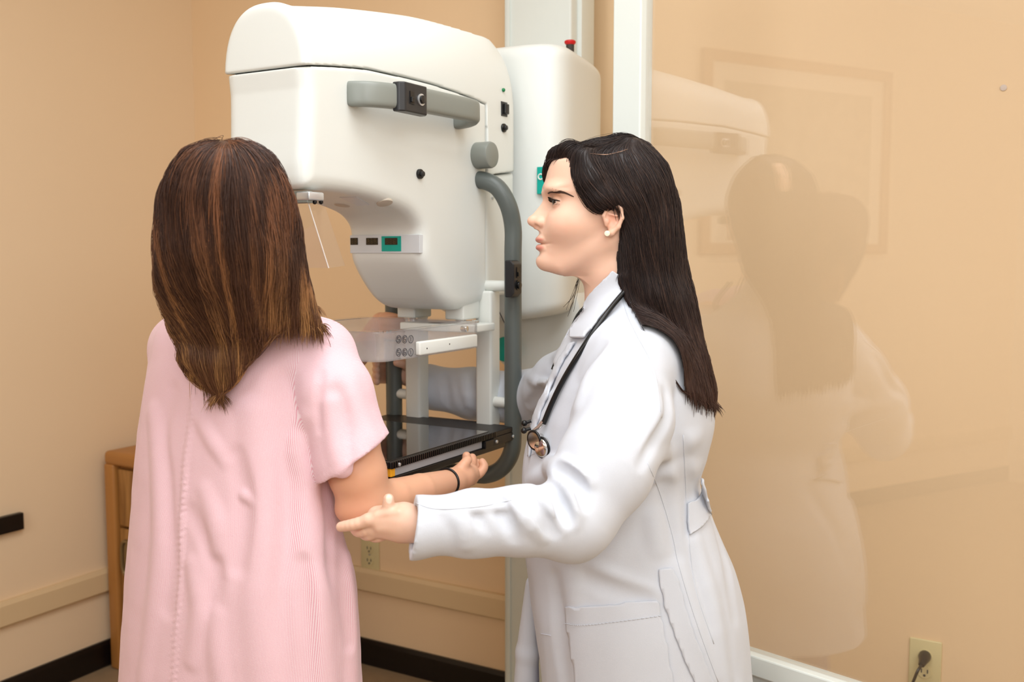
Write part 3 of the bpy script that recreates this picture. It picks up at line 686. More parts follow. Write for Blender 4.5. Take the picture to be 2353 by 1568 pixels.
def wrinkle(P, amp, f, seed, stretch=(1, 1, 1)):
    r = np.random.default_rng(seed); Q = P*np.array(stretch); o = np.zeros(len(P))
    W1 = r.normal(size=(3, 3)); w = np.stack([np.sin(Q@(W1[i]*f*.5)+i) for i in range(3)], 1)*.6
    for i in range(5):
        v = r.normal(size=3); v /= np.linalg.norm(v); o += np.sin(Q@v*f*(.7+.35*i)+w[:, i % 3]*2+r.uniform(0, 6))/(1+.35*i)
    return amp*o/2.5
def cap2(V): return V
def set_col(o, C, name='Col'):
    a = o.data.color_attributes.new(name, 'FLOAT_COLOR', 'POINT')
    C = np.concatenate([np.asarray(C, np.float32), np.ones((len(C), 1), np.float32)], 1); a.data.foreach_set('color', C.ravel())
def attr_mat(name, rough, sss=0, sheen=0, bump=0, bscale=400, spec=.5, sssr=(1, .35, .2)):
    m = mat(name, (1, 1, 1, 1), rough, bump=bump, bscale=bscale, spec=spec, sheen=sheen); nt = m.node_tree; b = nt.nodes['Principled BSDF']
    a = nt.nodes.new('ShaderNodeVertexColor'); a.layer_name = 'Col'; nt.links.new(a.outputs[0], b.inputs['Base Color'])
    if sss: b.inputs['Subsurface Weight'].default_value = sss; b.inputs['Subsurface Radius'].default_value = sssr; b.inputs['Subsurface Scale'].default_value = .006
    return m
M['skin'] = attr_mat('skin', .42, sss=.25, bump=.05, bscale=900, spec=.45)
M['hair'] = attr_mat('hair_strands', .42, spec=.42)
def lin(r, g, b): return np.array(srgb(r, g, b)[:3])
def merge(parts):
    V = []; Fs = []; n = 0
    for v, f in parts: V.append(v); Fs.append(f+n); n += len(v)
    return np.concatenate(V), np.concatenate(Fs)
def strands(V, Fs, guides, starts_ok, n, L, r, seed, lift=.003, cols=None, clump=60., steps=18, sag=0, dirnoise=.12, root=None):
    """hair as thin tapered tubes that follow the flow of a surface (V, Fs); guides: list of (point, direction)"""
    rg = np.random.default_rng(seed)
    tr = BVHTree.FromPolygons([tuple(v) for v in V], [tuple(f) for f in Fs])
    GP = np.array([g[0] for g in guides]); GD = np.array([g[1] for g in guides]); GD = GD/np.linalg.norm(GD, axis=1)[:, None]
    c0 = V[Fs].mean(1); ok = np.where(starts_ok(c0))[0]; pick = rg.choice(ok, n); P0 = c0[pick]
    W1 = rg.normal(size=(3, 3))
    out = []; st = np.empty((n, steps+1, 3)); 
    for i in range(n):
        p = Vector(P0[i]); ln = L*(.35+.9*rg.random()); h = ln/steps; q = np.array(p); prev = None
        cl = math.sin(q@W1[0]*clump)+math.sin(q@W1[1]*clump*1.7+1); lf = lift*(rg.random()**1.5)*(1+.5*cl)
        jit = rg.normal(size=3)*dirnoise
        free = False
        for s_ in range(steps+1):
            if not free:
                co, no, _, dd = tr.find_nearest(p)
                if dd > .012 and s_ > 0: free = True; hf = h*.22*(.4+rg.random())
            if not free:
                no_ = np.array(no); q = np.array(co)+no_*(lf*math.sin(math.pi*min(1, (s_+1)/(steps*.6))) + .0006)
                w = np.exp(-((GP-q)**2).sum(1)/(2*.035**2))+1e-9; d = (w[:, None]*GD).sum(0)/w.sum()+jit
                d = d-no_*(d@no_); d /= np.linalg.norm(d)+1e-9
                if prev is not None and d@prev < .7: free = True; hf = h*.22*(.3+rg.random()); q = st[i, s_-1]+prev*hf; d = prev
                st[i, s_] = q; prev = d; p = Vector(np.array(co)+d*h)
            else:
                prev = prev*.93+np.array([0, 0, -1])*.07; q = q+prev*hf; st[i, s_] = q
        # vector after last
    # tubes with three sides
    T = np.gradient(st, axis=1); T /= np.linalg.norm(T, axis=2)[..., None]+1e-9
    ref = np.array([.3, 1, .2]); a = np.cross(T, ref); a /= np.linalg.norm(a, axis=2)[..., None]+1e-9; b = np.cross(T, a)
    tp = np.linspace(0, 1, steps+1); rad = np.sin(np.pi*np.clip(tp*.93+.07, 0, 1))**.6*.9+.1; rad[-1] = .05
    rr = (r*(.6+.8*rg.random(n)))[:, None]*rad[None]
    VV = np.stack([st+rr[..., None]*(a*math.cos(t)+b*math.sin(t)) for t in (0, 2.094, 4.189)], 2)  # n,steps+1,3,3
    idx = np.arange(n*(steps+1)*3).reshape(n, steps+1, 3); q = []
    for k in range(3):
        k2 = (k+1) % 3; q.append(np.stack([idx[:, :-1, k], idx[:, :-1, k2], idx[:, 1:, k2], idx[:, 1:, k]], -1).reshape(-1, 4))
    C = cols(st, rg, n) if cols else None   # n,steps+1,3
    return VV.reshape(-1, 3), np.concatenate(q), np.repeat(C[:, :, None, :], 3, 2).reshape(-1, 3)
def finger(P, pts, r0, r1, k=.0011):
    pts = list(catmull(pts, 3))
    n = len(pts); return sd_chain(P, pts, [r0+(r1-r0)*i/(n-1) for i in range(n)], k)
# ================================================================== DOCTOR
YH = 1.78; SX = YH/F
def H(px, py, c=0): p = A(px, py, YH); return p+np.array([0, c*SX, 0])
doc = thing('person', 'woman with long dark hair in white lab coat, facing left and guiding an elbow', 'person', tuple(toW([.19, 1.78, 0])[:2])+(0,), YAW)
# coat base ------------------------------------------------------------
YT_ = 1.78
torso = stack_px([(640, 1405, 1455, .045), (690, 1362, 1490, .065), (735, 1322, 1535, .105), (775, 1300, 1572, .142), (830, 1275, 1598, .165), (900, 1248, 1622, .172), (960, 1226, 1634, .172), (1040, 1205, 1618, .165),
    (1100, 1199, 1603, .158), (1160, 1199, 1624, .160), (1220, 1202, 1648, .168), (1300, 1209, 1682, .178), (1400, 1222, 1706, .188), (1500, 1237, 1716, .192), (1600, 1248, 1724, .197), (1700, 1255, 1735, .2)], YT_)
NS = PT((1452, 838, 1.655), (1432, 960, 1.60), (1385, 1080, 1.53), (1322, 1195, 1.485)); NR = [.068, .079, .074, .057]
NF = PT((1322, 1200, 1.485), (1200, 1198, 1.455), (1080, 1203, 1.44), (950, 1213, 1.425)); NFR = [.0535, .050, .0475, .0425]
FS = PT((1365, 812, 1.92), (1292, 874, 2.02), (1224, 918, 2.15)); FR = [.055, .055, .056]
FF = PT((1224, 918, 2.15), (1090, 905, 2.25), (980, 888, 2.29)); FFR = [.057, .057, .047]
def plane_cut(P, c, n): n = np.asarray(n)/np.linalg.norm(n); return (P-c)@n
cutN = NF[-1]+np.array([.0, 0, 0]); nN = (NF[-1]-NF[-2])+np.array([0, 0, .012]); cutF = FF[-1]; nF = FF[-1]-FF[-2]
def coat_base(P):
    d = sd_stack(P, torso, 2.3)
    # hollow of the waist at the back and collar stand handled by folds
    a = sd_chain(P, NS, NR, .02); f = sd_chain(P, NF+[NF[-1]+(NF[-1]-NF[-2])*.5], NFR+[.040], .015); f = np.maximum(f, plane_cut(P, cutN, nN)); ax = nN/np.linalg.norm(nN); f = np.maximum(f, -sd_cap(P, cutN-ax*.016, cutN+ax*.04, NFR[-1]-.0085, NFR[-1]-.0085))
    near = smin(a, f, .03)
    a2 = sd_chain(P, FS, FR, .02); f2 = sd_chain(P, FF+[FF[-1]+(FF[-1]-FF[-2])*.4], FFR+[.046], .015); f2 = np.maximum(f2, plane_cut(P, cutF, nF)); ax = nF/np.linalg.norm(nF); f2 = np.maximum(f2, -sd_cap(P, cutF-ax*.012, cutF+ax*.04, FFR[-1]-.006, FFR[-1]-.006)); far = smin(a2, f2, .03)
    d = smin(d, far, .03)
    up = np.clip((P[:, 2]-zof(900, 1.7))/.1, 0, 1)   # sleeve blends at the shoulder, stays apart lower down
    k = .006+.05*up
    h = np.maximum(k-np.abs(d-near), 0)/k; d = np.minimum(d, near)-h*h*k*.25
    return d
fo = Folds(coat_base)
# elbow and forearm creases
for q in ([(1268, 1075), (1300, 1110), (1325, 1155), (1318, 1195)], [(1222, 1120), (1260, 1160), (1292, 1210)], [(1160, 1135), (1210, 1190), (1250, 1232)], [(1255, 1070), (1300, 1078), (1350, 1105)]): fo.add(q, .017, .012, .012)
for q in ([(1288, 1078), (1330, 1115), (1348, 1165)], [(1256, 1125), (1285, 1160), (1305, 1200)], [(1195, 1140), (1235, 1185), (1270, 1225)], [(1130, 1140), (1160, 1190), (1180, 1240)], [(1050, 1150), (1090, 1185), (1120, 1220)]): fo.add(q, .013, -.010, .010)
fo.add([(1212, 1110), (1232, 1100), (1262, 1085), (1290, 1060)], .018, .010, .014)
fo.add([(1020, 1160), (1060, 1200), (1070, 1255)], .015, .004, .016); fo.add([(1000, 1175), (1100, 1168), (1180, 1160)], .006, .002, .01)
# shoulder and chest creases
for q in ([(1400, 800), (1355, 860), (1325, 930)], [(1500, 890), (1512, 940), (1500, 985), (1480, 1030)]): fo.add(q, .016, .006, .018)
for q in ([(1385, 790), (1350, 840), (1332, 880)], [(1530, 900), (1530, 960), (1498, 1020), (1470, 1070)]): fo.add(q, .012, -.006, .014)
fo.add([(1420, 790), (1470, 830), (1500, 880), (1520, 950)], .006, .002, .012)
for q in ([(1600, 1010), (1560, 1030), (1500, 1060)], [(1600, 1080), (1560, 1085), (1520, 1090)]): fo.add(q, .02, .006, .02)
# skirt creases
for q, h in (([(1370, 1310), (1420, 1340), (1500, 1365)], .006), ([(1350, 1330), (1400, 1352), (1480, 1375)], -.005), ([(1275, 1330), (1285, 1400), (1290, 1500), (1300, 1568)], -.006), ([(1312, 1330), (1322, 1400)], .005),
    ([(1560, 1020), (1580, 1150), (1600, 1300), (1650, 1450), (1680, 1568)], -.005), ([(1600, 1250), (1640, 1400), (1670, 1568)], .007), ([(1640, 1200), (1670, 1300), (1690, 1420)], -.004), ([(1520, 1120), (1535, 1200), (1560, 1300)], -.004), ([(1500, 1190), (1512, 1260)], .005),
    ([(1560, 1310), (1600, 1440), (1640, 1560)], .006), ([(1220, 1180), (1228, 1200)], .001)): fo.add(q, .02, h, .02)
# far sleeve creases
for q, h in (([(1225, 790), (1260, 830), (1270, 870)], -.006), ([(1200, 850), (1230, 880), (1262, 900)], .006), ([(1020, 860), (1030, 930)], -.004), ([(1060, 865), (1075, 930)], .005), ([(1085, 860), (1100, 940)], -.004), ([(1215, 930), (1245, 900), (1280, 880)], -.006)): fo.add(q, .014, h, .014)
def coat(P):
    d = coat_base(P)
    w = wrinkle(P, .0024, 34, 3, (1, 1, .5))+wrinkle(P, .0008, 95, 5, (1, 1, .6)); d = d+w
    d = fo(P, d)
    # neck opening
    e = sd_chain(P, [H(1372, 640), H(1352, 740), H(1300, 830)], [.052, .034, .008], .01); d = smax(d, -e, .004)
    return d
zb_ = max(.53, zof(1700, YT_)+.004)
V, Fs = nets(coat, (-.24, 1.36, zb_), (.46, 2.38, zof(636, 1.78)), .0038)
white = mat('white_cotton', srgb(208, 212, 221), .75, bump=.25, bscale=1400, sheen=.2)
coat_o = mesh_obj('lab_coat', V, Fs, white, doc, aligned=True)
coatV, coatF = V, Fs; coat_tree = BVHTree.FromPolygons([tuple(v) for v in V], [tuple(f) for f in Fs])
CVF = (V, Fs)
def hit(tree, px, py, off=0.):
    d = ray(px, py); d = d/np.linalg.norm(d); co, no, i, dist = tree.ray_cast(Vector((0, 0, CH)), Vector(d))
    if co is None: return None
    return np.array(co)+np.array(no)*off, np.array(no)
def patch(name, poly, tree, off, th, m, parent, n=26, smooth=True):
    """a piece of cloth laid on a surface: polygon outline given in the photo, thickness th"""
    poly = np.array(poly, float); x0, y0 = poly.min(0); x1, y1 = poly.max(0)
    st = max(x1-x0, y1-y0)/n; bm = bmesh.new(); vs = [bm.verts.new((p[0], p[1], 0)) for p in poly]; bm.faces.new(vs)
    for ax, a0, a1 in ((0, x0, x1), (1, y0, y1)):
        t = a0+st
        while t < a1:
            co = [0, 0, 0]; no = [0, 0, 0]; co[ax] = t; no[ax] = 1
            bmesh.ops.bisect_plane(bm, geom=list(bm.verts)+list(bm.edges)+list(bm.faces), plane_co=co, plane_no=no); t += st
    bm.verts.ensure_lookup_table(); top = []; last = None
    for v in bm.verts:
        h_ = hit(tree, v.co.x, v.co.y, off)
        top.append(h_)
    dep = np.median([h_[0][1] for h_ in top if h_ is not None]); P = []
    for v, h_ in zip(bm.verts, top):
        P.append(h_[0] if h_ is not None and abs(h_[0][1]-dep) < .12 else A(v.co.x, v.co.y, dep))
    V = np.array(P); Fs = [[v.index for v in f.verts] for f in bm.faces]; bm.verts.index_update(); Fs = [[v.index for v in f.verts] for f in bm.faces]; bm.free()
    # relax a little
    o = mesh_obj(name, V, Fs, m, parent, smooth=smooth, aligned=True)
    sm_ = o.modifiers.new('smooth', 'SMOOTH'); sm_.iterations = 14; sm_.factor = .5
    md = o.modifiers.new('solid', 'SOLIDIFY'); md.thickness = th; md.offset = 0
    return o
def seam_line(name, pxs, tree, off, r, m, parent, dash=None):
    pts = []
    for q in catmull([np.array(p, float) for p in pxs], 8):
        h_ = hit(tree, q[0], q[1], off)
        if h_ is not None: pts.append(h_[0])
    if len(pts) < 3: return None
    mb = MB()
    if dash:
        d = catmull(pts, 4)
        for i in range(0, len(d)-2, 3): mb.tube(d[i:i+3], r, 5)
    else: mb.tube(pts, r, 6)
    return mb.build(name, m, parent, smooth=True, aligned=True, auto=False)
patch('lapel', [(1312, 783), (1330, 786), (1310, 818), (1285, 866), (1262, 920), (1240, 985), (1222, 1060), (1212, 1060), (1213, 1010), (1225, 960), (1250, 895), (1275, 840)], coat_tree, .004, .003, white, coat_o)
patch('pocket', [(1292, 1388), (1320, 1393), (1400, 1386), (1513, 1372), (1520, 1400), (1535, 1480), (1556, 1590), (1322, 1590), (1306, 1480)], coat_tree, .0022, .0025, white, coat_o)
seam_line('pocket_stitching', [(1300, 1432), (1340, 1436), (1420, 1428), (1522, 1414)], coat_tree, .0042, .0007, white, coat_o, dash=True)
patch('vent_flap', [(1503, 1306), (1545, 1296), (1562, 1330), (1590, 1430), (1640, 1560), (1650, 1590), (1600, 1590), (1560, 1500), (1522, 1395)], coat_tree, .0022, .0025, white, coat_o)
patch('back_belt', [(1572, 1155), (1600, 1146), (1612, 1120), (1606, 1092), (1616, 1100), (1628, 1150), (1634, 1180), (1612, 1212), (1580, 1236), (1574, 1200)], coat_tree, .004, .004, white, coat_o)
for q in ([(1486, 1060), (1515, 1130), (1545, 1230), (1560, 1300), (1600, 1430), (1650, 1568)], [(1425, 660), (1440, 720), (1462, 768), (1502, 850), (1520, 960)], [(940, 1150), (1000, 1170), (1100, 1165), (1175, 1150)], [(1570, 1000), (1575, 1100), (1580, 1200), (1598, 1350), (1640, 1480)]):
    seam_line('seam', q, coat_tree, .0003, .0009, white, coat_o)
for q in ([(1242, 1457), (1254, 1459), (1266, 1461)], [(1212, 1047), (1222, 1045), (1230, 1043)]): seam_line('buttonhole', q, coat_tree, .0004, .0008, mat('thread', srgb(205, 206, 216), .8), coat_o)
# far front panel of the open coat and the blue trousers ---------------
def panel(P):
    return sd_chain(P, PT((1222, 1340, 1.86), (1212, 1500, 1.875), (1208, 1640, 1.88), (1206, 1760, 1.88)), [.012, .022, .028, .03], .01)
V, Fs = nets(panel, (-.02, 1.80, .45), (.12, 1.93, .98), .005); mesh_obj('front_panel', V, Fs, white, coat_o, aligned=True)
blue = mat('blue_scrubs', srgb(22, 62, 150), .8, bump=.2, bscale=900)
footx = .17
def trousers(P):
    d = None
    for y, dx in ((1.71, .02), (1.86, -.02)):
        e = sd_chain(P, [(.20, y, .82), (.155+dx, y, .62), (.19+dx, y, .42), (.24+dx, y, .1)], [.085, .08, .07, .062], .02)
        e = np.maximum(e, .07-P[:, 2]); d = e if d is None else smin(d, e, .02)
    return smin(d, sd_ell(P, (.22, 1.785, .9), (.105, .12, .10)), .03)+wrinkle(P, .002, 30, 9)
V, Fs = nets(trousers, (-.05, 1.55, .05), (.42, 2.02, 1.03), .007); mesh_obj('trousers', V, Fs, blue, doc, aligned=True)
def shoe(P, x, y):
    d = smin(sd_ell(P, (x-.045, y, .03), (.095, .042, .035)), sd_ell(P, (x+.03, y, .045), (.06, .038, .05)), .03); return np.maximum(d, -P[:, 2]+.001)
for y, dx in ((1.71, .02), (1.86, -.02)):
    V, Fs = nets(lambda P: shoe(P, .235+dx, y), (.235+dx-.16, y-.06, -.01), (.235+dx+.11, y+.06, .12), .006); mesh_obj('shoe', V, Fs, mat('white_shoe', srgb(225, 225, 225), .5), doc, aligned=True)
# head -------------------------------------------------------------------
prof_f = [(350, 1340), (358, 1300), (366, 1276), (375, 1266), (400, 1257), (425, 1252), (442, 1251), (456, 1257), (468, 1262), (485, 1259), (505, 1252), (522, 1246), (538, 1240), (550, 1239), (562, 1242), (575, 1241), (590, 1238), (602, 1238), (612, 1243), (620, 1254), (626, 1272), (634, 1300)]
half_w = [(350, 30), (358, 58), (366, 74), (375, 84), (400, 87), (425, 88), (442, 88), (456, 87), (470, 86), (490, 84), (510, 80), (530, 75), (550, 67), (570, 60), (585, 52), (600, 43), (612, 35), (620, 28), (626, 22), (634, 12)]
zf = [zof(p[0], YH) for p in prof_f]; xcen = [1385 if p[0] < 500 else 1385-(p[0]-500)*.42 for p in prof_f]
ft = dict(cx=cub(zf, [H(x, 500)[0] for x in xcen]), cy=cub(zf, [YH]*len(zf)), a=cub(zf, [(x-p[1])*SX for x, p in zip(xcen, prof_f)]), b=cub(zf, [(1470-x)*SX if p[0] < 560 else max(20, (1425-x)-(p[0]-560)*.6)*SX for x, p in zip(xcen, prof_f)]), w=cub(zf, [np.interp(p[0], [h[0] for h in half_w], [h[1] for h in half_w])*SX for p in prof_f]))
nz = [(447, 1252, 7), (458, 1250, 8), (468, 1244, 9), (482, 1233, 10), (494, 1223, 12), (502, 1216, 13.5), (509, 1213.5, 14), (516, 1216, 13), (521, 1222, 11), (526, 1230, 8)]
zn_ = [zof(n_[0], YH) for n_ in nz]
nt_ = dict(cx=cub(zn_, [H(1266, 500)[0]]*len(nz)), cy=cub(zn_, [YH]*len(nz)), a=cub(zn_, [(1266-n_[1])*SX for n_ in nz]), b=cub(zn_, [.01]*len(nz)), w=cub(zn_, [n_[2]*1.25*SX for n_ in nz]))
px_ = SX
hz0 = rotm('Z', 5)
EYE = [H(1279, 466, s*37) for s in (-1, 1)]; ER = 15*px_
def unrot(P): c = H(1400, 470); q = P-c; return q@np.array(Matrix.Rotation(math.radians(4), 3, 'Z'))+c     # face turned slightly to the viewer
def dorot(P): c = H(1400, 470); return (np.asarray(P)-c)@np.array(Matrix.Rotation(math.radians(4), 3, 'Z')).T+c
def head(P, full=True):
    P = unrot(P)
    d = sd_stack(P, ft, 2.25)
    d = smin(d, sd_ell(P, H(1425, 428), (120*px_, 90*px_, 104*px_)), .02)
    for s in (-1, 1):
        d = smin(d, sd_ell(P, H(1300, 518, s*46), (34*px_, 26*px_, 26*px_)[0:1]+(26*px_, 28*px_)), .03)   # cheek
        d = smin(d, sd_ell(P, H(1275, 437, s*30), (22*px_, 30*px_, 9*px_)), .016)       # brow ridge
        d = smax(d, -sd_ell(P, H(1254, 466, s*44), (19*px_, 17*px_, 13*px_)), .014)     # socket
    d = smin(d, sd_stack(P, nt_, 2.0), .012)
    for s in (-1, 1):
        d = smin(d, sd_ell(P, H(1240, 512, s*15), (11*px_, 8.5*px_, 8.5*px_)), .006)      # nostril wings
    d = smin(d, sd_ell(P, H(1223, 508, 0), (9.5*px_, 10*px_, 9*px_)), .005)
    for s in (-1, 1): d = smax(d, -sd_ell(P, H(1231, 521.5, s*13), (6.5*px_, 6*px_, 4.2*px_)), .002)
    # lips
    d = smin(d, sd_ell(P, H(1246, 551, 0), (16*px_, 29*px_, 8.0*px_)), .006); d = smin(d, sd_ell(P, H(1246, 569.5, 0), (15.5*px_, 25*px_, 8.6*px_)), .006)
    d = smax(d, -sd_ell(P, H(1240, 560.5, 0), (15*px_, 33*px_, .8*px_)), .003)
    d = smax(d, -sd_ell(P, H(1232, 585, 0), (8*px_, 18*px_, 5*px_)), .008)
    d = smin(d, sd_ell(P, H(1258, 602, 0), (20*px_, 22*px_, 17*px_)), .014)             # chin
    d = smin(d, sd_cap(P, H(1386, 556, -60), H(1288, 610, -20), 15*px_, 15*px_), .02); d = smin(d, sd_cap(P, H(1386, 556, 60), H(1288, 610, 20), 15*px_, 15*px_), .02)
    # eyelids
    for s, e in ((-1, EYE[0]), (1, EYE[1])):
        lid = np.linalg.norm(P-e, axis=1)-(ER+1.7*px_); d = smin(d, lid, .004)
        q = P-e; op = sd_ell(P, e+np.array([-.013, s*3*px_, -.0005]), (.014, 13.5*px_, 4.6*px_)); d = smax(d, -op, .0012)
    # ear
    R = rotm('Y', -12)@rotm('Z', 0)
    for s in (-1, 1):
        c = H(1391, 508, s*92); d = smin(d, sd_ell(P, c, (17*px_, 7*px_, 32*px_), rotm('Y', -14)), .004)
        rim = [H(1377, 520, s*96), H(1371, 500, s*98), H(1379, 482, s*101), H(1395, 474, s*104), H(1409, 484, s*106), H(1411, 505, s*105), H(1403, 524, s*101), H(1389, 537, s*97), H(1379, 541, s*95)]
        d = smin(d, sd_chain(P, rim, [3.5*px_, 3.5*px_, 4*px_, 4.2*px_, 4.2*px_, 4*px_, 5*px_, 7*px_, 6.5*px_], .003), .003)
        d = smax(d, -sd_ell(P, H(1388, 511, s*104), (8.5*px_, 8*px_, 12*px_)), .004); d = smax(d, -sd_ell(P, H(1392, 490, s*106), (7*px_, 6*px_, 6*px_)), .004)
        d = smin(d, sd_ell(P, H(1379, 512, s*98), (4.5*px_, 4*px_, 6*px_)), .003); d = smin(d, sd_cap(P, H(1383, 496, s*99), H(1400, 500, s*101), 2.6*px_, 2.4*px_), .003)
    if full:
        d = smin(d, sd_chain(P, [H(1408, 545), H(1402, 620), H(1412, 700), H(1420, 770)], [66*px_, 60*px_, 62*px_, 75*px_], .02), .022)
    return d
Vh, Fh = nets(head, H(1195, 790, -125)-.0, H(1565, 300, 125)+.0, .0014)
def rest_doc(P):
    d = coat_base(P)+.02
    d = np.maximum(d, zof(1560, 1.78)-P[:, 2]); d = np.maximum(d, P[:, 2]-zof(760, 1.78))
    return d
Vr, Fr = nets(rest_doc, (-.14, 1.42, .78), (.42, 2.26, zof(745, 1.78)), .007)
mixV, mixF = merge([CVF, (Vh, Fh)]); mix_tree = BVHTree.FromPolygons([tuple(v) for v in mixV], [tuple(f) for f in mixF])
patch('collar', [(1408, 617), (1432, 640), (1446, 668), (1404, 712), (1366, 762), (1345, 786), (1311, 784), (1317, 757), (1337, 715), (1362, 672), (1386, 640)], mix_tree, .007, .004, white, coat_o)
# right hand, under the elbow of the patient
hy = 1.445
def HP(px, py, dy=0): return A(px, py, hy+dy)
def rhand(P):
    d = sd_chain(P, [HP(1010, 1208, .0), HP(950, 1206, .0), HP(925, 1203, .0)], [.026, .0245, .025], .01)        # wrist
    d = smin(d, sd_cap(P, HP(925, 1190, .004), HP(868, 1188, .012), .0225, .0165), .012)
    d = smin(d, sd_cap(P, HP(920, 1215, .002), HP(862, 1212, .006), .0205, .0155), .010)
    # index: long, straight to the left below the elbow
    d = smin(d, finger(P, [HP(872, 1188, .0), HP(846, 1197, -.004), HP(812, 1206, -.004), HP(784, 1211, .003)], .0108, .0076), .005)
    d = smin(d, sd_ell(P, HP(847, 1195, -.006), (.0105, .0105, .0098)), .004)
    d = smin(d, finger(P, [HP(866, 1206, .004), HP(842, 1219, .004), HP(824, 1222, .018), HP(815, 1216, .042)], .0100, .0076), .003)
    d = smin(d, finger(P, [HP(872, 1218, .006), HP(852, 1229, .008), HP(840, 1230, .026), HP(832, 1224, .05)], .0095, .0072), .003)
    d = smin(d, finger(P, [HP(884, 1228, .008), HP(868, 1235, .014), HP(858, 1235, .030), HP(850, 1230, .05)], .0085, .0068), .003)
    # thumb: up across the inside of the elbow
    d = smin(d, finger(P, [HP(914, 1190, .014), HP(899, 1180, .008), HP(893, 1166, -.004), HP(893, 1147, -.006)], .0125, .0078), .006)
    for a_, b_ in ((( 868, 1184), (915, 1178)), ((866, 1200), (915, 1198)), ((872, 1214), (915, 1214))):
        d = smin(d, sd_cap(P, HP(*a_, -.010), HP(*b_, -.016), .005, .003), .010)
    return d
Vp, Fp = nets(rhand, (HP(755, 1200)[0], hy-.045, HP(900, 1265)[2]), (HP(1030, 1200)[0], hy+.075, HP(900, 1125)[2]), .0012)
def lhand(P):
    L_ = lambda px, py, Y: A(px, py, Y)
    d = sd_chain(P, [L_(1010, 884, 2.29), L_(965, 872, 2.285), L_(938, 862, 2.28)], [.028, .026, .026], .01)
    d = smin(d, sd_chain(P, [L_(940, 855, 2.285), L_(918, 850, 2.30)], [.027, .018], .01), .01)
    for k, yy in enumerate((832, 846, 860, 873)):
        d = smin(d, finger(P, [L_(926, yy+2, 2.292), L_(908, yy, 2.315), L_(880, yy, 2.312), L_(864, yy+2, 2.285), L_(866, yy+5, 2.262)], .0105, .0078), .004)
    d = smin(d, finger(P, [L_(945, 848, 2.265), L_(930, 838, 2.245), L_(912, 834, 2.232)], .012, .0085), .006)
    return d
Vq, Fq2 = nets(lhand, (A(845, 900, 2.29)[0], 2.2, A(900, 915, 2.29)[2]), (A(1020, 800, 2.29)[0], 2.36, A(900, 808, 2.29)[2]), .0018)
V, Fs = merge([(Vh, Fh), (Vr, Fr), (Vp, Fp), (Vq, Fq2)])
def skin_cols(V, base, dark=None):
    C = np.tile(base, (len(V), 1)); r = wrinkle(V, 1, 40, 11)*.03; return C*(1+r[:, None])
base = lin(232, 190, 166)
C = skin_cols(V, base)
U = unrot(V); 
def blend(C, w, col): return C*(1-w[:, None])+w[:, None]*col
def blob(c, r): return np.exp(-(((U-c)/np.array(r))**2).sum(1))
for s in (-1, 1):
    C = blend(C, .22*blob(H(1290, 520, s*65), (30*px_, 40*px_, 22*px_)), lin(222, 146, 120))
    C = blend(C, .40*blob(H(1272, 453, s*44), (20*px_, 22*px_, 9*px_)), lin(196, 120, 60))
    C = blend(C, .35*blob(H(1391, 508, s*100), (14*px_, 20*px_, 22*px_)), lin(230, 130, 100))
C = blend(C, .3*blob(H(1222, 508), (14*px_, 20*px_, 12*px_)), lin(232, 150, 120))
for (a_, b_, r_) in ((1246, 551, (18*px_, 31*px_, 8.2*px_)), (1246, 569.5, (17.5*px_, 27*px_, 8.9*px_))):
    e = sd_ell(U, H(a_, b_), r_); C = blend(C, np.clip(.5-e/.002, 0, 1)*.85, lin(205, 118, 104))
for tip, rad in ((HP(783, 1212, .004), .0), ):
    pass
# nails
Pn = V-HP(894, 1147, -.0125); w = np.clip(1.0-np.linalg.norm(Pn/np.array([.0052, .006, .0078]), axis=1), 0, 1)*6; C = blend(C, np.clip(w, 0, 1)*.8, lin(248, 222, 205))
body = mesh_obj('body', V, Fs, M['skin'], doc, aligned=True); set_col(body, np.clip(C, 0, 1))
head_tree = BVHTree.FromPolygons([tuple(v) for v in Vh], [tuple(f) for f in Fh])
def snap(p, off):
    co, no, i, d = head_tree.find_nearest(Vector(p)); return np.array(co)+np.array(no)*off, np.array(no)
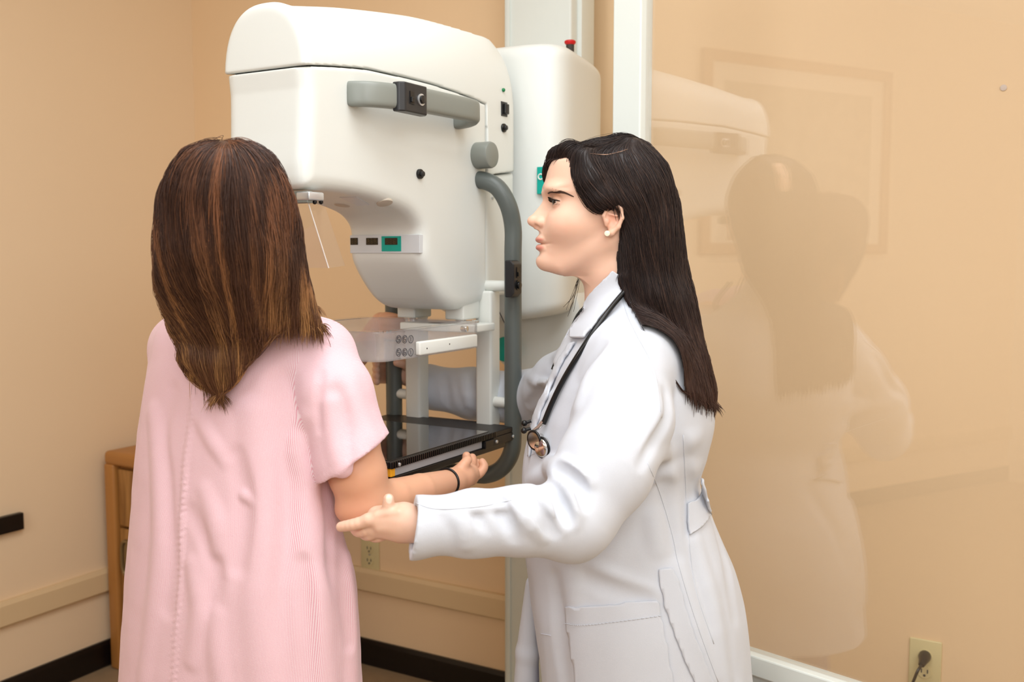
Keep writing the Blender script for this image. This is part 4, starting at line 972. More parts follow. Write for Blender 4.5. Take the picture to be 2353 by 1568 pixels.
# eyes, brows, lashes
M['eye'] = attr_mat('eye_surface', .08); M['lash'] = mat('lash_black', srgb(18, 14, 14), .5); M['brow'] = mat('brow_hair', srgb(78, 56, 46), .6)
for s, e in ((-1, EYE[0]), (1, EYE[1])):
    mb = MB().ball(e, ER, 28); Vv = np.array(mb.V); f_ = (Vv-e)/ER; look = np.array([-1, s*.22, -.02]); look /= np.linalg.norm(look); ca = f_@look
    Cc = np.tile(lin(225, 218, 212), (len(Vv), 1)); Cc[ca > .74] = lin(52, 32, 22); Cc[ca > .93] = lin(8, 6, 6)
    Vv = dorot(Vv); o = mesh_obj('eye', Vv, mb.F, M['eye'], doc, aligned=True); set_col(o, Cc)
    arc = []
    for t in np.linspace(-1, 1, 15):
        cc = 40+17*t; xx = 1262+ (7 if t < 0 else 17)*abs(t)**1.7; yy = 461.5+5.5*abs(t)**1.6-(1.5*t if t > 0 else 0); arc.append(snap(dorot(H(xx, yy, s*cc)), .0004)[0])
    ls = MB(); ls.tube(arc, [.0005]+[.001]*13+[.0006], 6)
    for i in range(1, 15):
        for j in range(3):
            f0 = min(i-1+j/3, 13.9); b0 = arc[int(f0)]*(1-f0 % 1)+arc[int(f0)+1]*(f0 % 1); t = (f0-7)/7
            dr_ = np.array([-1, s*(.2+.9*max(0, t)+.3*t), .35]); dr_ /= np.linalg.norm(dr_); ln = .0075+.002*max(0, t)
            ls.tube([b0, b0+dr_*ln*.5+[0, 0, -.0004], b0+dr_*ln+[0, 0, .0018]], [.00032, .00026, .0001], 4)
    for i in range(5, 15):
        b0 = snap(dorot(H(1266+abs(i-8)*1.6, 472+0*i, s*(30+2.1*i))), .0003)[0]; ls.tube([b0, b0+np.array([-.003, s*.001, -.0022])], [.0002, .0001], 4)
    ls.build('eyelashes', M['lash'], doc, aligned=True)
    bw = MB(); r_ = np.random.default_rng(4); path = catmull([np.array([1254, 450, 18.]), np.array([1256, 446, 32.]), np.array([1265, 442, 48.]), np.array([1283, 446, 64.]), np.array([1300, 455, 76.])], 10)
    for i in range(420):
        t = .22+.78*r_.random()**.8; k = min(int(t*(len(path)-1)), len(path)-2); q = path[k]+(path[k+1]-path[k])*(t*(len(path)-1)-k); wd = 7.5*(1-t)**.6+1.5
        q = q+[0, (r_.random()-.5)*wd, 0]; d2 = path[k+1]-path[k]; d2 = d2/np.linalg.norm(d2)
        a_ = snap(dorot(H(q[0], q[1], s*q[2])), .0003)[0]; q2 = q+d2*8+[0, -2.0*(1-t), 0]; b_ = snap(dorot(H(q2[0], q2[1], s*q2[2])), .0007)[0]
        bw.tube([a_, (a_+b_)/2, b_], [.00032, .00032, .0001], 4)
    bw.build('eyebrow', M['brow'], doc, aligned=True)
for s in (-1, 1):
    ep = snap(dorot(H(1374, 537, s*115)), .0008)[0]; MB().cyl(ep+np.array([0, s*-.001, 0]), ep+np.array([-.0003, s*.0035, 0]), .0049, 28, .001).build('earring', mat('pearl_stud', srgb(238, 230, 205), .25), doc, smooth=True, aligned=True)
# hair ------------------------------------------------------------------
near_poly = np.array([(1262, 366), (1282, 364), (1300, 362), (1306, 382), (1314, 410), (1326, 436), (1340, 462), (1352, 492), (1366, 502), (1385, 492), (1405, 478), (1424, 470), (1432, 482), (1430, 520), (1422, 560), (1412, 600), (1415, 640), (1440, 690), (1480, 760), (1520, 820), (1548, 868), (1570, 900), (1600, 915), (1640, 926), (1642, 900), (1630, 845), (1612, 770), (1596, 690), (1580, 600), (1568, 520), (1552, 440), (1530, 380), (1490, 330), (1440, 305), (1360, 300), (1300, 318), (1262, 345)], float)
far_poly = near_poly.copy(); far_poly = np.array([(1244, 440), (1248, 410), (1250, 380), (1262, 345), (1300, 318), (1360, 300), (1440, 305), (1490, 330), (1530, 380), (1560, 460), (1580, 600), (1596, 690), (1612, 770), (1644, 910), (1644, 960), (1560, 925), (1480, 760), (1390, 700), (1352, 690), (1345, 640), (1335, 560), (1300, 480), (1268, 440), (1252, 436)], float)
hs = stack_px([(335, 1430, 1480, .03), (375, 1405, 1535, .066), (440, 1392, 1553, .086), (500, 1395, 1563, .088), (560, 1400, 1570, .08, 1.775), (620, 1400, 1579, .072, 1.77), (680, 1425, 1590, .062, 1.755), (740, 1466, 1603, .052, 1.745), (800, 1508, 1616, .046, 1.735), (860, 1540, 1632, .038, 1.73), (920, 1562, 1642, .028, 1.73), (962, 1572, 1645, .016, 1.73)], YH)
PXM = .00078
def hairsdf(P):
    U_ = unrot(P)
    d = sd_ell(U_, H(1408, 428), (150*px_, 101*px_, 108*px_)); d = smin(d, sd_ell(U_, H(1450, 432), (112*px_, 99*px_, 109*px_)), .02)
    # swept lock in front of the ear
    d = smin(d, sd_chain(U_, [H(1330, 370, -66), H(1345, 420, -84), H(1370, 462, -92), H(1412, 470, -92)], [24*px_, 22*px_, 20*px_, 14*px_], .02), .02)
    d = smin(d, sd_chain(U_, [H(1300, 350, -30), H(1280, 362, 20), H(1270, 395, 60), H(1285, 440, 82)], [20*px_, 17*px_, 14*px_, 12*px_], .02), .02)
    d = smin(d, sd_stack(P, hs, 2.2), .03)
    px, py = proj(P); Q = np.stack([px, py], 1)
    e1 = sd_poly(Q, near_poly)*PXM; e2 = sd_poly(Q, far_poly)*PXM
    t = np.clip((P[:, 1]-(YH-.008))/.016, 0, 1); e = e1*(1-t)+e2*t
    dr_ = np.maximum(coat_base(P)-.008, np.maximum(e1, P[:, 1]-1.80)); dr_ = np.maximum(dr_, np.maximum(.0-(px-1420)*PXM, zof(958, 1.7)-P[:, 2]))
    d = smax(d, e, .006); d = smin(d, smax(dr_, e1, .004), .008)
    return d
Vs, Fs_ = nets(hairsdf, H(1225, 985, -140)+[0, -.05, 0], H(1665, 290, 140), .0022)
hairm = mat('dark_hair_mass', srgb(34, 26, 24), .55); 
def near_hair_bound(c): return np.ones(len(c), bool)
def gd(tree_fn, rows, mirror_y=None):
    out = []
    for px, py, dx, dy in rows:
        p = march(tree_fn, px, py)
        if p is None: continue
        v = np.array([dx, 0, -dy]); out.append((p, v))
        if mirror_y is not None: out.append((np.array([p[0], 2*mirror_y-p[1], p[2]]), v))
    return out
gl = [(1440, 330, -1, .02), (1390, 325, -1, .06), (1340, 330, -1, .15), (1300, 342, -1, .3), (1272, 358, -.7, .7), (1470, 345, .5, .5), (1320, 372, .25, 1), (1335, 405, .4, 1), (1352, 440, .65, .9), (1375, 470, .95, .5), (1405, 468, 1, .15), (1380, 380, .45, 1), (1400, 420, .5, 1), (1420, 450, .45, 1), (1440, 370, .5, 1), (1470, 400, .38, 1), (1445, 480, .1, 1), (1500, 370, .6, 1), (1530, 420, .3, 1), (1450, 560, -.02, 1), (1500, 520, .13, 1), (1550, 520, .14, 1), (1440, 640, .15, 1), (1500, 640, .28, 1), (1560, 640, .2, 1), (1480, 730, .45, 1), (1550, 740, .33, 1), (1590, 740, .22, 1), (1540, 830, .4, 1), (1600, 830, .3, 1), (1570, 920, .2, 1), (1630, 920, .15, 1)]
G = gd(hairsdf, gl, YH)
def doc_cols(st, rg, n):
    base = np.array([lin(38, 28, 27), lin(48, 36, 33), lin(60, 44, 38), lin(74, 54, 46)]); k = rg.choice(4, n, p=[.4, .35, .18, .07]); c = base[k][:, None, :].repeat(st.shape[1], 1)
    zt = np.clip((zof(650, YH)-st[..., 2])/.3, 0, 1)[..., None]; return c*(1-zt*.5)+zt*.5*lin(92, 58, 44)
def near_side(c): px, py = proj(c); return (sd_poly(np.stack([px, py], 1), near_poly) < 4) | (c[:, 1] > YH)
Va, Fa, Ca = strands(Vs, Fs_, G, near_side, 13000, .15, .00042, 21, lift=.0028, cols=doc_cols, clump=40., dirnoise=.05)
Vc, Fc = merge([(Vs, Fs_), (Va, Fa)]); 
hair_o = mesh_obj('hair', Vc, Fc, M['hair'], doc, aligned=True)
cs_ = np.tile(lin(40, 30, 28), (len(Vs), 1)); set_col(hair_o, np.concatenate([cs_, Ca]))
hair_tree = BVHTree.FromPolygons([tuple(v) for v in Vs], [tuple(f) for f in Fs_])
patch('hair_parting', [(1345, 352), (1390, 356), (1425, 350), (1455, 340), (1428, 353), (1392, 360), (1348, 356)], hair_tree, .0022, .001, mat('scalp', srgb(150, 118, 98), .6), hair_o, n=12)
# loose wisps below the far jaw
wz = MB()
for i in range(9):
    a_ = H(1330+i*.9, 640+rng.uniform(-6, 6), 45); b_ = H(1318+i*1.2+rng.uniform(-3, 3), 680+rng.uniform(-6, 6), 60); c_ = H(1300+i*2.4+rng.uniform(-4, 4), 720+rng.uniform(-20, 12), 64)
    wz.tube(catmull([a_, b_, c_], 5), .00035, 4)
wz.build('hair_wisps', mat('dark_hair', srgb(40, 28, 26), .5), hair_o, aligned=True)
# ------------------------------------------------------------------ stethoscope
sp0 = hit(coat_tree, 1300, 900)[0]; ste = thing('stethoscope', "black stethoscope with chrome chestpiece hanging round the doctor's neck", 'stethoscope', tuple(toW(sp0)), YAW)
def on_coat(px, py, off):
    h_ = hit(coat_tree, px, py, off); return h_[0] if h_ is not None else A(px, py, 1.7)
t1 = [on_coat(*q, .007) for q in ((1448, 655), (1436, 668), (1415, 698), (1392, 735), (1366, 772), (1340, 812), (1312, 855), (1289, 894), (1272, 932), (1257, 975))]
for _ in range(3): t1 = [t1[0]]+[(t1[i-1]+2*t1[i]+t1[i+1])/4 for i in range(1, len(t1)-1)]+[t1[-1]]
t2 = t1
MB().tube(catmull(t1, 5), .0046, 12).build('tubing', M['black2'], ste, smooth=True, aligned=True)
far = [A(1400, 660, 1.86), A(1335, 715, 1.88), A(1312, 760, 1.865), A(1290, 800, 1.86), A(1270, 850, 1.85)]
MB().tube(catmull(far, 5), .0036, 10).build('tubing', M['black2'], ste, smooth=True, aligned=True)
e0 = t2[-1]; cpc = on_coat(1240, 1016, .016); e1 = cpc+np.array([.003, 0, .016])
MB().tube([e0+np.array([0, 0, .003]), (e0+e1)/2, e1], [.0045, .0038, .003], 12).build('chrome_stem', M['chrome'], ste, smooth=True, aligned=True)
dirn = np.array([-.75, -.62, -.1]); dirn /= np.linalg.norm(dirn)
c1 = A(1229, 1012, cpc[1]-.004)
MB().tube([c1+dirn*.003, c1-dirn*.002, c1-dirn*.010, c1-dirn*.020], [.0145, .0165, .010, .007], 32).build('bell', M['chrome'], ste, smooth=True, aligned=True)
def ring(c, nrm, R, r, n=40):
    nrm = nrm/np.linalg.norm(nrm); a = np.cross(nrm, [0, 0, 1]); a /= np.linalg.norm(a); b = np.cross(nrm, a)
    return [c+a*R*math.cos(t)+b*R*math.sin(t) for t in np.linspace(0, 2*math.pi, n)]
MB().tube(ring(c1+dirn*.001, dirn, .0158, 0), .0026, 10, caps=False).build('rubber_rim', M['black2'], ste, smooth=True, aligned=True)
c2 = A(1246, 1029, cpc[1]-.012); MB().tube([c2+dirn*.007, c2+dirn*.004, c2, c2-dirn*.006], [.012, .0165, .0175, .0175], 32).build('diaphragm', M['chrome'], ste, smooth=True, aligned=True)
MB().tube(ring(c2+dirn*.0005, dirn, .0175, 0), .0024, 10, caps=False).build('rubber_rim', M['black2'], ste, smooth=True, aligned=True)
for q in ((1205, 973, 1.75), (1204, 990, 1.74)):
    p = A(*q); MB().ball(p, .0056, 12).tube([p, p+np.array([.012, .0, .004])], .003, 10).build('ear_tip', M['black2'], ste, smooth=True, aligned=True)
# ================================================================== PATIENT
YP = 1.62
pat = thing('person', 'woman seen from behind with brown hair and pink striped hospital gown', 'person', tuple(toW([-.43, 1.62, 0])[:2])+(0,), YAW)
def gstack(rows, Y):
    z = [zof(r[0], Y) for r in rows]; L = np.array([A(r[1], r[0], Y)[0] for r in rows]); R = np.array([A(r[2], r[0], Y)[0] for r in rows]); hw = (R-L)/2/.905
    return dict(cx=cub(z, (L+R)/2), cy=cub(z, [Y+(r[3] if len(r) > 3 else 0) for r in rows]), a=cub(z, hw), b=cub(z, hw), w=cub(z, [h*(r[4] if len(r) > 4 else .56) for h, r in zip(hw, rows)]))
gt = gstack([(700, 470, 610), (735, 420, 655), (765, 372, 720), (800, 345, 745), (850, 325, 758), (920, 312, 765), (1000, 300, 766), (1100, 289, 772), (1200, 279, 794), (1300, 270, 822), (1400, 262, 832), (1500, 254, 838), (1600, 246, 844), (1700, 240, 850)], YP)
SL = PT((718, 812, 1.575), (762, 900, 1.545), (817, 1062, 1.53)); SR = [.058, .060, .0605]
hemn = np.array([101, 0, -148.]); hemn /= np.linalg.norm(hemn); hemc = A(814, 1052, 1.53)
LS = [A(440, 800, 1.66), A(470, 860, 1.80)]
def gown_base(P):
    d = sd_stack(P, gt, 2.15, -YAW)
    s = sd_chain(P, SL+[SL[-1]+(SL[-1]-SL[-2])*.4], SR+[.060], .02)
    s = smin(s, sd_cap(P, A(640, 792, 1.62), A(745, 808, 1.575), .052, .050), .02)
    s = np.maximum(s, plane_cut(P, hemc, hemn)); s = np.maximum(s, -sd_cap(P, hemc-hemn*.018, hemc+hemn*.05, SR[-1]-.006, SR[-1]-.006))
    l = sd_chain(P, [A(445, 785, 1.68), A(425, 800, 1.74), A(460, 850, 1.92)], [.056, .058, .06], .02)
    d = smin(d, l, .035)
    up = np.clip((P[:, 2]-zof(880, 1.6))/.08, 0, 1); k = .004+.045*up
    h = np.maximum(k-np.abs(d-s), 0)/k; return np.minimum(d, s)-h*h*k*.25
fg = Folds(gown_base)
for q, r, h, k in (([(442, 905), (440, 960), (428, 1050), (421, 1150), (415, 1250), (408, 1400), (398, 1568)], .008, .003, .006),
    ([(395, 900), (372, 1000), (380, 1100), (385, 1200), (395, 1300), (385, 1400)], .02, -.005, .02), ([(350, 950), (362, 1100), (365, 1250), (350, 1400), (330, 1568)], .025, .006, .02),
    ([(455, 960), (490, 1020), (520, 1060)], .014, .005, .015), ([(440, 1180), (480, 1260), (495, 1330), (480, 1400)], .018, -.006, .018), ([(470, 1130), (495, 1200), (500, 1260)], .018, .006, .018),
    ([(640, 880), (650, 1000), (665, 1150), (650, 1300), (655, 1450), (670, 1568)], .025, -.006, .025), ([(580, 950), (590, 1100), (600, 1250), (585, 1400), (600, 1568)], .025, .006, .025),
    ([(700, 1000), (712, 1130), (720, 1280), (735, 1400), (755, 1568)], .022, .006, .02), ([(745, 1120), (760, 1200), (765, 1300), (790, 1400)], .016, -.006, .016),
    ([(800, 1280), (808, 1400), (815, 1568)], .016, .005, .016), ([(780, 1240), (788, 1340), (800, 1480)], .014, -.005, .014), ([(690, 1300), (700, 1400), (705, 1568)], .018, -.005, .018),
    ([(500, 1420), (500, 1500), (510, 1600)], .02, .006, .02), ([(440, 1300), (455, 1400), (440, 1520)], .018, .005, .018), ([(540, 1050), (560, 1150), (545, 1300)], .02, -.004, .02),
    ([(560, 1140), (600, 1160), (610, 1150)], .01, .003, .01), ([(738, 860), (733, 930), (736, 985)], .010, -.005, .010), ([(700, 960), (690, 1040), (720, 1120)], .016, .004, .018),
    ([(800, 860), (820, 930), (850, 1000)], .018, .004, .018), ([(770, 900), (790, 980), (800, 1050)], .016, -.004, .016), ([(760, 930), (765, 1010), (778, 1080)], .016, .004, .014)): fg.add(q, r, h, k)
def gown(P):
    d = gown_base(P); d = d+wrinkle(P, .0020, 26, 31, (1, 1, .45))+wrinkle(P, .0007, 90, 33, (1, 1, .7))
    d = fg(P, d)
    # puckered seam down the back
    px, py = proj(P); cx = np.interp(py, [880, 960, 1050, 1150, 1250, 1400, 1568], [443, 440, 428, 421, 415, 408, 398]); m = np.exp(-((px-cx)/11)**2)*(P[:, 1] < 1.62)*(py > 860)
    d = d-.0010*m*np.sin(py*.42+.15*(px-cx))
    # puckers at the sleeve hem
    t = (P-hemc)@hemn; m = np.exp(-((t+.009)/.006)**2)*(P[:, 0] > -.36); u = P@np.cross(hemn, [0, 1, 0]); d = d-.0007*m*np.sin(u*900)
    return d
zgb = max(.5, zof(1700, YP)+.004); print('hem', zgb)
Vg, Fg = nets(gown, (-.74, 1.40, zgb), (-.17, 2.0, zof(690, 1.62)), .0036)
def gown_mat():
    m = mat('pink_striped_cotton', srgb(240, 200, 210), .8, sheen=.2); nt = m.node_tree; b = nt.nodes['Principled BSDF']; tc = nt.nodes.new('ShaderNodeUVMap'); tc.uv_map = 'UVMap'
    w = nt.nodes.new('ShaderNodeTexWave'); w.wave_type = 'BANDS'; w.bands_direction = 'X'; w.inputs['Scale'].default_value = 1.0; w.inputs['Distortion'].default_value = .6; w.inputs['Detail Scale'].default_value = 3; w.inputs['Detail'].default_value = 1
    mp = nt.nodes.new('ShaderNodeMapping'); mp.inputs['Scale'].default_value = (200, 200, 1); mp.inputs['Rotation'].default_value = (0, 0, 0)
    cr = nt.nodes.new('ShaderNodeValToRGB'); e = cr.color_ramp.elements; e[0].color = srgb(227, 170, 184); e[0].position = .2; e[1].color = srgb(239, 216, 222); e[1].position = .75
    nt.links.new(tc.outputs[0], mp.inputs[0]); nt.links.new(mp.outputs[0], w.inputs['Vector']); nt.links.new(w.outputs['Fac'], cr.inputs[0]); nt.links.new(cr.outputs[0], b.inputs['Base Color'])
    w2 = nt.nodes.new('ShaderNodeTexNoise'); w2.inputs['Scale'].default_value = 700; bp = nt.nodes.new('ShaderNodeBump'); bp.inputs['Strength'].default_value = .3; bp.inputs['Distance'].default_value = .001
    t2_ = nt.nodes.new('ShaderNodeTexCoord'); nt.links.new(t2_.outputs['Object'], w2.inputs['Vector']); nt.links.new(w2.outputs['Fac'], bp.inputs['Height']); nt.links.new(bp.outputs[0], b.inputs['Normal'])
    return m
gown_o = mesh_obj('hospital_gown', Vg, Fg, gown_mat(), pat, aligned=True)
def gown_uv(V):
    dx = V[:, 0]-itp(V[:, 2], gt['cx']); dy = V[:, 1]-itp(V[:, 2], gt['cy']); th = np.arctan2(dx, -dy); u = th*.155; v = V[:, 2]
    U_ = np.stack([u-.06*v, v], 1)
    s = sd_chain(V, SL, SR, .02)-sd_stack(V, gt, 2.15, -YAW); t = s < -.004
    q = V-hemc; a = q@np.cross(hemn, [0, 1, 0]); b = q@hemn
    U2 = np.stack([(a*.75-b*.66), a], 1); U_[t] = U2[t]; return U_
def set_uv(o, UVv):
    me = o.data; uv = me.uv_layers.new(name='UVMap'); li = np.empty(len(me.loops), np.int32); me.loops.foreach_get('vertex_index', li); uv.data.foreach_set('uv', UVv[li].astype(np.float32).ravel())
set_uv(gown_o, gown_uv(Vg))
gown_tree = BVHTree.FromPolygons([tuple(v) for v in Vg], [tuple(f) for f in Fg])
# body -----------------------------------------------------------------
HC = A(528, 482, 1.47)
def pbody_head(P):
    d = sd_ell(P, HC, (.076, .090, .093), rotm('Z', 0)); d = smin(d, sd_ell(P, HC+np.array([.03, .05, -.075]), (.052, .06, .05)), .03)
    d = smin(d, sd_ell(P, HC+np.array([.055, .092, -.02]), (.014, .018, .02)), .015)
    for s, dy in ((1, -.02), (-1, .05)): d = smin(d, sd_ell(P, HC+np.array([s*.078, dy, -.01]), (.012, .02, .03)), .006)
    d = smin(d, sd_cap(P, HC+np.array([0, .02, -.08]), A(535, 760, 1.60), .056, .062), .02)
    for sx in (-.004, .05): d = smax(d, -sd_ell(P, HC+np.array([sx+.03, .105-sx*.5, .005]), (.014, .012, .010)), .008)
    d = smin(d, sd_cap(P, HC+np.array([.035, .098, -.065]), HC+np.array([.066, .080, -.068]), .006, .006), .01)
    return d
AR = PT((745, 900, 1.55), (800, 1010, 1.54), (822, 1090, 1.535), (838, 1150, 1.535)); ARR = [.047, .0455, .043, .036]
FA = [A(848, 1160, 1.54), A(905, 1143, 1.585), A(965, 1126, 1.65), A(1040, 1106, 1.755)]; FAR = [.034, .0300, .0270, .0215]
def parm(P):
    d = sd_chain(P, AR, ARR, .015); d = smin(d, sd_ell(P, A(812, 1172, 1.525), (.028, .026, .021)), .02)
    d = smin(d, sd_chain(P, FA, FAR, .003), .022)
    Hn = lambda px, py, Y: A(px, py, Y)
    d = smin(d, sd_chain(P, [Hn(1040, 1106, 1.755), Hn(1062, 1096, 1.785), Hn(1078, 1088, 1.81)], [.0215, .021, .019], .01), .01)
    d = smin(d, sd_cap(P, Hn(1062, 1105, 1.79), Hn(1082, 1100, 1.815), .015, .013), .008)
    # fingers curl up behind the tray edge, the little finger apart
    d = smin(d, finger(P, [Hn(1080, 1098, 1.815), Hn(1100, 1090, 1.83), Hn(1112, 1074, 1.84), Hn(1108, 1062, 1.845)], .0095, .0072), .005)
    d = smin(d, finger(P, [Hn(1078, 1090, 1.825), Hn(1094, 1084, 1.85), Hn(1102, 1074, 1.865), Hn(1098, 1064, 1.87)], .0098, .0075), .005)
    d = smin(d, finger(P, [Hn(1074, 1080, 1.83), Hn(1084, 1066, 1.855), Hn(1085, 1052, 1.865)], .0098, .008), .005)
    d = smin(d, finger(P, [Hn(1066, 1080, 1.825), Hn(1072, 1062, 1.845), Hn(1072, 1048, 1.85)], .0098, .008), .005)
    d = smin(d, finger(P, [Hn(1050, 1092, 1.775), Hn(1062, 1074, 1.775), Hn(1074, 1058, 1.785)], .0115, .0085), .006)
    return d
Tl = np.array([cy_*(XC-TXx)+sy_*YT, -sy_*(XC-TXx)+cy_*YT])   # left tube in the viewer-aligned frame
def lhp(px, py, dy): return A(px, py, Tl[1]+dy)
def plarm(P):
    d = sd_chain(P, [A(440, 800, 1.72), A(640, 905, 2.0), A(762, 868, 2.12), lhp(845, 790, -.01), lhp(868, 762, -.004)], [.05, .042, .036, .027, .025], .015)
    d = smin(d, sd_chain(P, [lhp(868, 758, 0), lhp(876, 742, .0)], [.028, .024], .01), .012)
    for k, (y0, y1) in enumerate(((729, 735), (743, 747), (757, 760), (770, 772))):
        d = smin(d, finger(P, [lhp(880, y0+4, -.012), lhp(888, y0, -.034), lhp(906, y0+2, -.040), lhp(920, y1, -.028), lhp(923, y1+2, -.004)], .0125-.0006*k, .0085), .004)
    d = smin(d, finger(P, [lhp(872, 740, .01), lhp(885, 730, .035), lhp(905, 732, .034)], .012, .009), .006)
    return d
def ptorso(P):
    d = gown_base(P)+.02; d = np.maximum(d, np.maximum(zof(1650, YP)-P[:, 2], P[:, 2]-zof(765, 1.62)))
    for s in (-1, 1):
        hx = -.43+s*.085*cy_; hy_ = 1.62-s*.085*sy_
        d = smin(d, sd_chain(P, [(hx, hy_, .78), (hx, hy_+.01, .45), (hx, hy_, .09)], [.08, .055, .036], .02), .02)
        f = sd_ell(P, (hx+.5*.06, hy_+.8*.06, .035), (.045, .11, .035), rotm('Z', -YAW*57.3)); f = np.maximum(f, .0005-P[:, 2]); d = smin(d, f, .015)
    return d
parts = [nets(pbody_head, (-.58, 1.33, 1.22), (-.32, 1.70, 1.56), .004), nets(parm, (A(745, 900, 1.54)[0]-.07, 1.46, A(800, 1215, 1.53)[2]), (A(1125, 1060, 1.84)[0], 1.90, A(745, 880, 1.55)[2]), .0020),
    nets(plarm, (-.66, 1.64, A(700, 960, 2.0)[2]), (A(930, 740, Tl[1])[0]+.01, 2.36, A(900, 712, Tl[1])[2]), .0026), nets(ptorso, (-.72, 1.42, 0), (-.18, 1.95, zof(760, 1.62)), .008)]
V, Fs = merge(parts); C = skin_cols(V, lin(224, 170, 138))
w = np.exp(-(((V-A(812, 1185, 1.51))/np.array([.03, .04, .03]))**2).sum(1)); C = blend(C, w*.25, lin(220, 130, 100))
pb_o = mesh_obj('body', V, Fs, M['skin'], pat, aligned=True); set_col(pb_o, np.clip(C, 0, 1))
# elastic band on the wrist
wc = A(1026, 1109, 1.735); wn = FA[-1]-FA[-2]; wn /= np.linalg.norm(wn); MB().tube(ring(wc, wn, .0243, 0), .0022, 10, caps=False).build('wrist_band', M['black2'], pat, smooth=True, aligned=True)
# hair -------------------------------------------------------------------
hp_poly = np.array([(520, 321), (470, 326), (425, 345), (395, 385), (374, 440), (362, 500), (356, 580), (357, 650), (362, 710), (374, 760), (392, 800), (415, 840), (440, 868), (470, 892), (498, 906), (520, 892), (545, 868), (575, 830), (600, 800), (628, 772), (650, 758), (690, 745), (722, 745), (736, 748), (722, 700), (705, 640), (692, 580), (684, 520), (668, 450), (648, 400), (618, 358), (580, 334), (550, 324)], float)
ph = stack_px([(326, 505, 555, .03, 1.47), (337, 460, 592, .06, 1.47), (360, 408, 626, .088, 1.47), (410, 378, 658, .104, 1.47), (480, 361, 680, .110, 1.475), (560, 354, 694, .110, 1.48), (640, 355, 710, .102, 1.49), (700, 360, 724, .09, 1.505), (745, 372, 736, .075, 1.51), (790, 395, 660, .05, 1.505), (840, 425, 580, .035, 1.49), (880, 460, 545, .022, 1.485), (906, 488, 508, .010, 1.482)], 1.47)
PM2 = 1.47/F
def phair(P):
    d = sd_stack(P, ph, 2.05)
    px, py = proj(P); e = sd_poly(np.stack([px, py], 1), hp_poly)*PM2
    dr_ = np.maximum(np.maximum(gown_base(P)-.012, e), P[:, 1]-1.60); d = smin(d, dr_, .012)
    d = smax(d, e+.001, .004)
    # leave the face free
    fc = HC+np.array([.05, .105, -.03]); d = smax(d, -sd_ell(P, fc, (.052, .062, .085), rotm('Z', -30)), .01)
    return d
Vs, Fs_ = nets(phair, (A(345, 500, 1.45)[0], 1.33, A(500, 920, 1.42)[2]), (A(755, 500, 1.50)[0], 1.66, A(500, 305, 1.45)[2]), .0024)
gl = [(520, 330, 0, 1), (480, 335, -.5, .6), (560, 335, .5, .6), (430, 365, -.6, 1), (610, 370, .6, 1), (400, 400, -.35, 1), (460, 420, -.12, 1), (520, 450, 0, 1), (580, 420, .2, 1), (640, 420, .4, 1), (375, 480, -.08, 1), (430, 520, -.02, 1), (500, 560, .05, 1), (570, 540, .12, 1), (630, 520, .22, 1), (668, 500, .25, 1), (365, 600, 0, 1), (420, 640, .06, 1), (480, 680, .08, 1), (540, 660, .08, 1), (600, 640, .12, 1), (650, 620, .18, 1), (690, 620, .2, 1), (375, 720, .2, 1), (420, 780, .35, 1), (460, 820, .25, 1), (500, 840, .0, 1), (540, 800, -.2, 1), (580, 760, -.25, 1), (620, 720, -.05, 1), (660, 700, .1, 1), (700, 700, .35, 1), (720, 730, .5, 1), (470, 760, .15, 1), (400, 700, .12, 1), (520, 740, .05, 1)]
G = gd(phair, gl, 1.52)
def pat_cols(st, rg, n):
    x = st[:, 0, 0]; s_ = np.sin(x*140+np.sin(x*61)*2)+np.sin(x*330+1.3)*.7+rg.normal(size=n)*.4
    dark, mid, lt, gold = lin(64, 42, 33), lin(104, 68, 46), lin(134, 86, 54), lin(196, 146, 92)
    k = np.clip((s_+.4)/2.4, 0, 1)[:, None]; top = dark*(1-k)+lin(142, 92, 62)*k; bot = mid*(1-k)+gold*k
    zt = np.clip((zof(520, 1.45)-st[..., 2])/.24, 0, 1)[..., None]; zt = zt**1.3
    side = np.clip((st[..., 0:1]-A(600, 600, 1.45)[0])/.06, 0, 1)*np.clip((zof(600, 1.45)-st[..., 2:3])/.1, 0, 1)
    zt = np.clip(zt+.35*side, 0, 1)
    return top[:, None, :]*(1-zt)+bot[:, None, :]*zt
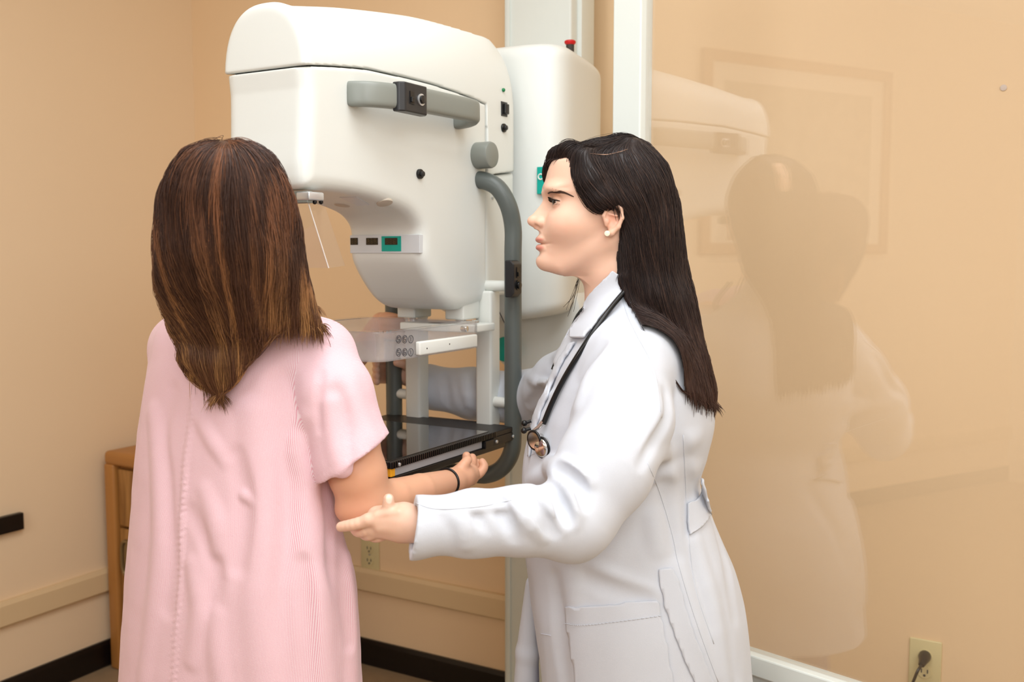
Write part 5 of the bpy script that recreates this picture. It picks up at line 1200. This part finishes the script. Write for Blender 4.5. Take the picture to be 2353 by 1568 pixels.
Va, Fa, Ca = strands(Vs, Fs_, G, lambda c: c[:, 1] < 1.60, 20000, .16, .00040, 77, lift=.0045, cols=pat_cols, clump=34., dirnoise=.06)
low = lambda c: (c[:, 2] < zof(700, 1.45)) & (c[:, 1] < 1.56)
Vb_, Fb_, Cb_ = strands(Vs, Fs_, G, low, 1500, .13, .00042, 78, lift=.004, cols=pat_cols, clump=34., dirnoise=.13)
Vc, Fc = merge([(Vs, Fs_), (Va, Fa), (Vb_, Fb_)])
ph_o = mesh_obj('hair', Vc, Fc, M['hair'], pat, aligned=True)
cs_ = np.tile(lin(72, 47, 35), (len(Vs), 1)); zz = np.clip((zof(600, 1.45)-Vs[:, 2])/.2, 0, 1)[:, None]; cs_ = cs_*(1-zz*.6)+zz*.6*lin(92, 60, 36); set_col(ph_o, np.concatenate([cs_, Ca, Cb_]))
# ------------------------------------------------------------------ light
def area(name, loc, target, size, power, col=(1, 1, 1), sy=None):
    l = bpy.data.lights.new(name, 'AREA'); l.energy = power; l.color = col; l.size = size
    if sy: l.shape = 'RECTANGLE'; l.size_y = sy
    o = bpy.data.objects.new(name, l); COL.objects.link(o); o.location = loc
    o.rotation_euler = (Vector(target)-Vector(loc)).to_track_quat('-Z', 'Y').to_euler(); return o
area('ceiling_lamp', (-.6, .9, ZC-.03), (-.6, .9, 0), 1.2, 17, (.93, .97, 1))
area('ceiling_lamp', (.9, .6, ZC-.03), (.9, .6, 0), 1.2, 17, (.93, .97, 1))
area('flash_umbrella', (.75, -.75, 2.1), (-.7, 1.5, 1.35), 1.1, 16, (.94, .975, 1))
area('flash_softbox', (-1.1, -1.2, 1.9), (-1.0, 1.3, 1.3), 1.0, 11, (.94, .975, 1))
w = bpy.data.worlds.new('world'); SC.world = w; w.use_nodes = True; w.node_tree.nodes['Background'].inputs[0].default_value = (1, .97, .93, 1); w.node_tree.nodes['Background'].inputs[1].default_value = .3
SC.view_settings.view_transform = 'Standard'; SC.view_settings.look = 'None'; SC.view_settings.gamma = 1; SC.view_settings.exposure = .48
SC.view_settings.use_curve_mapping = False
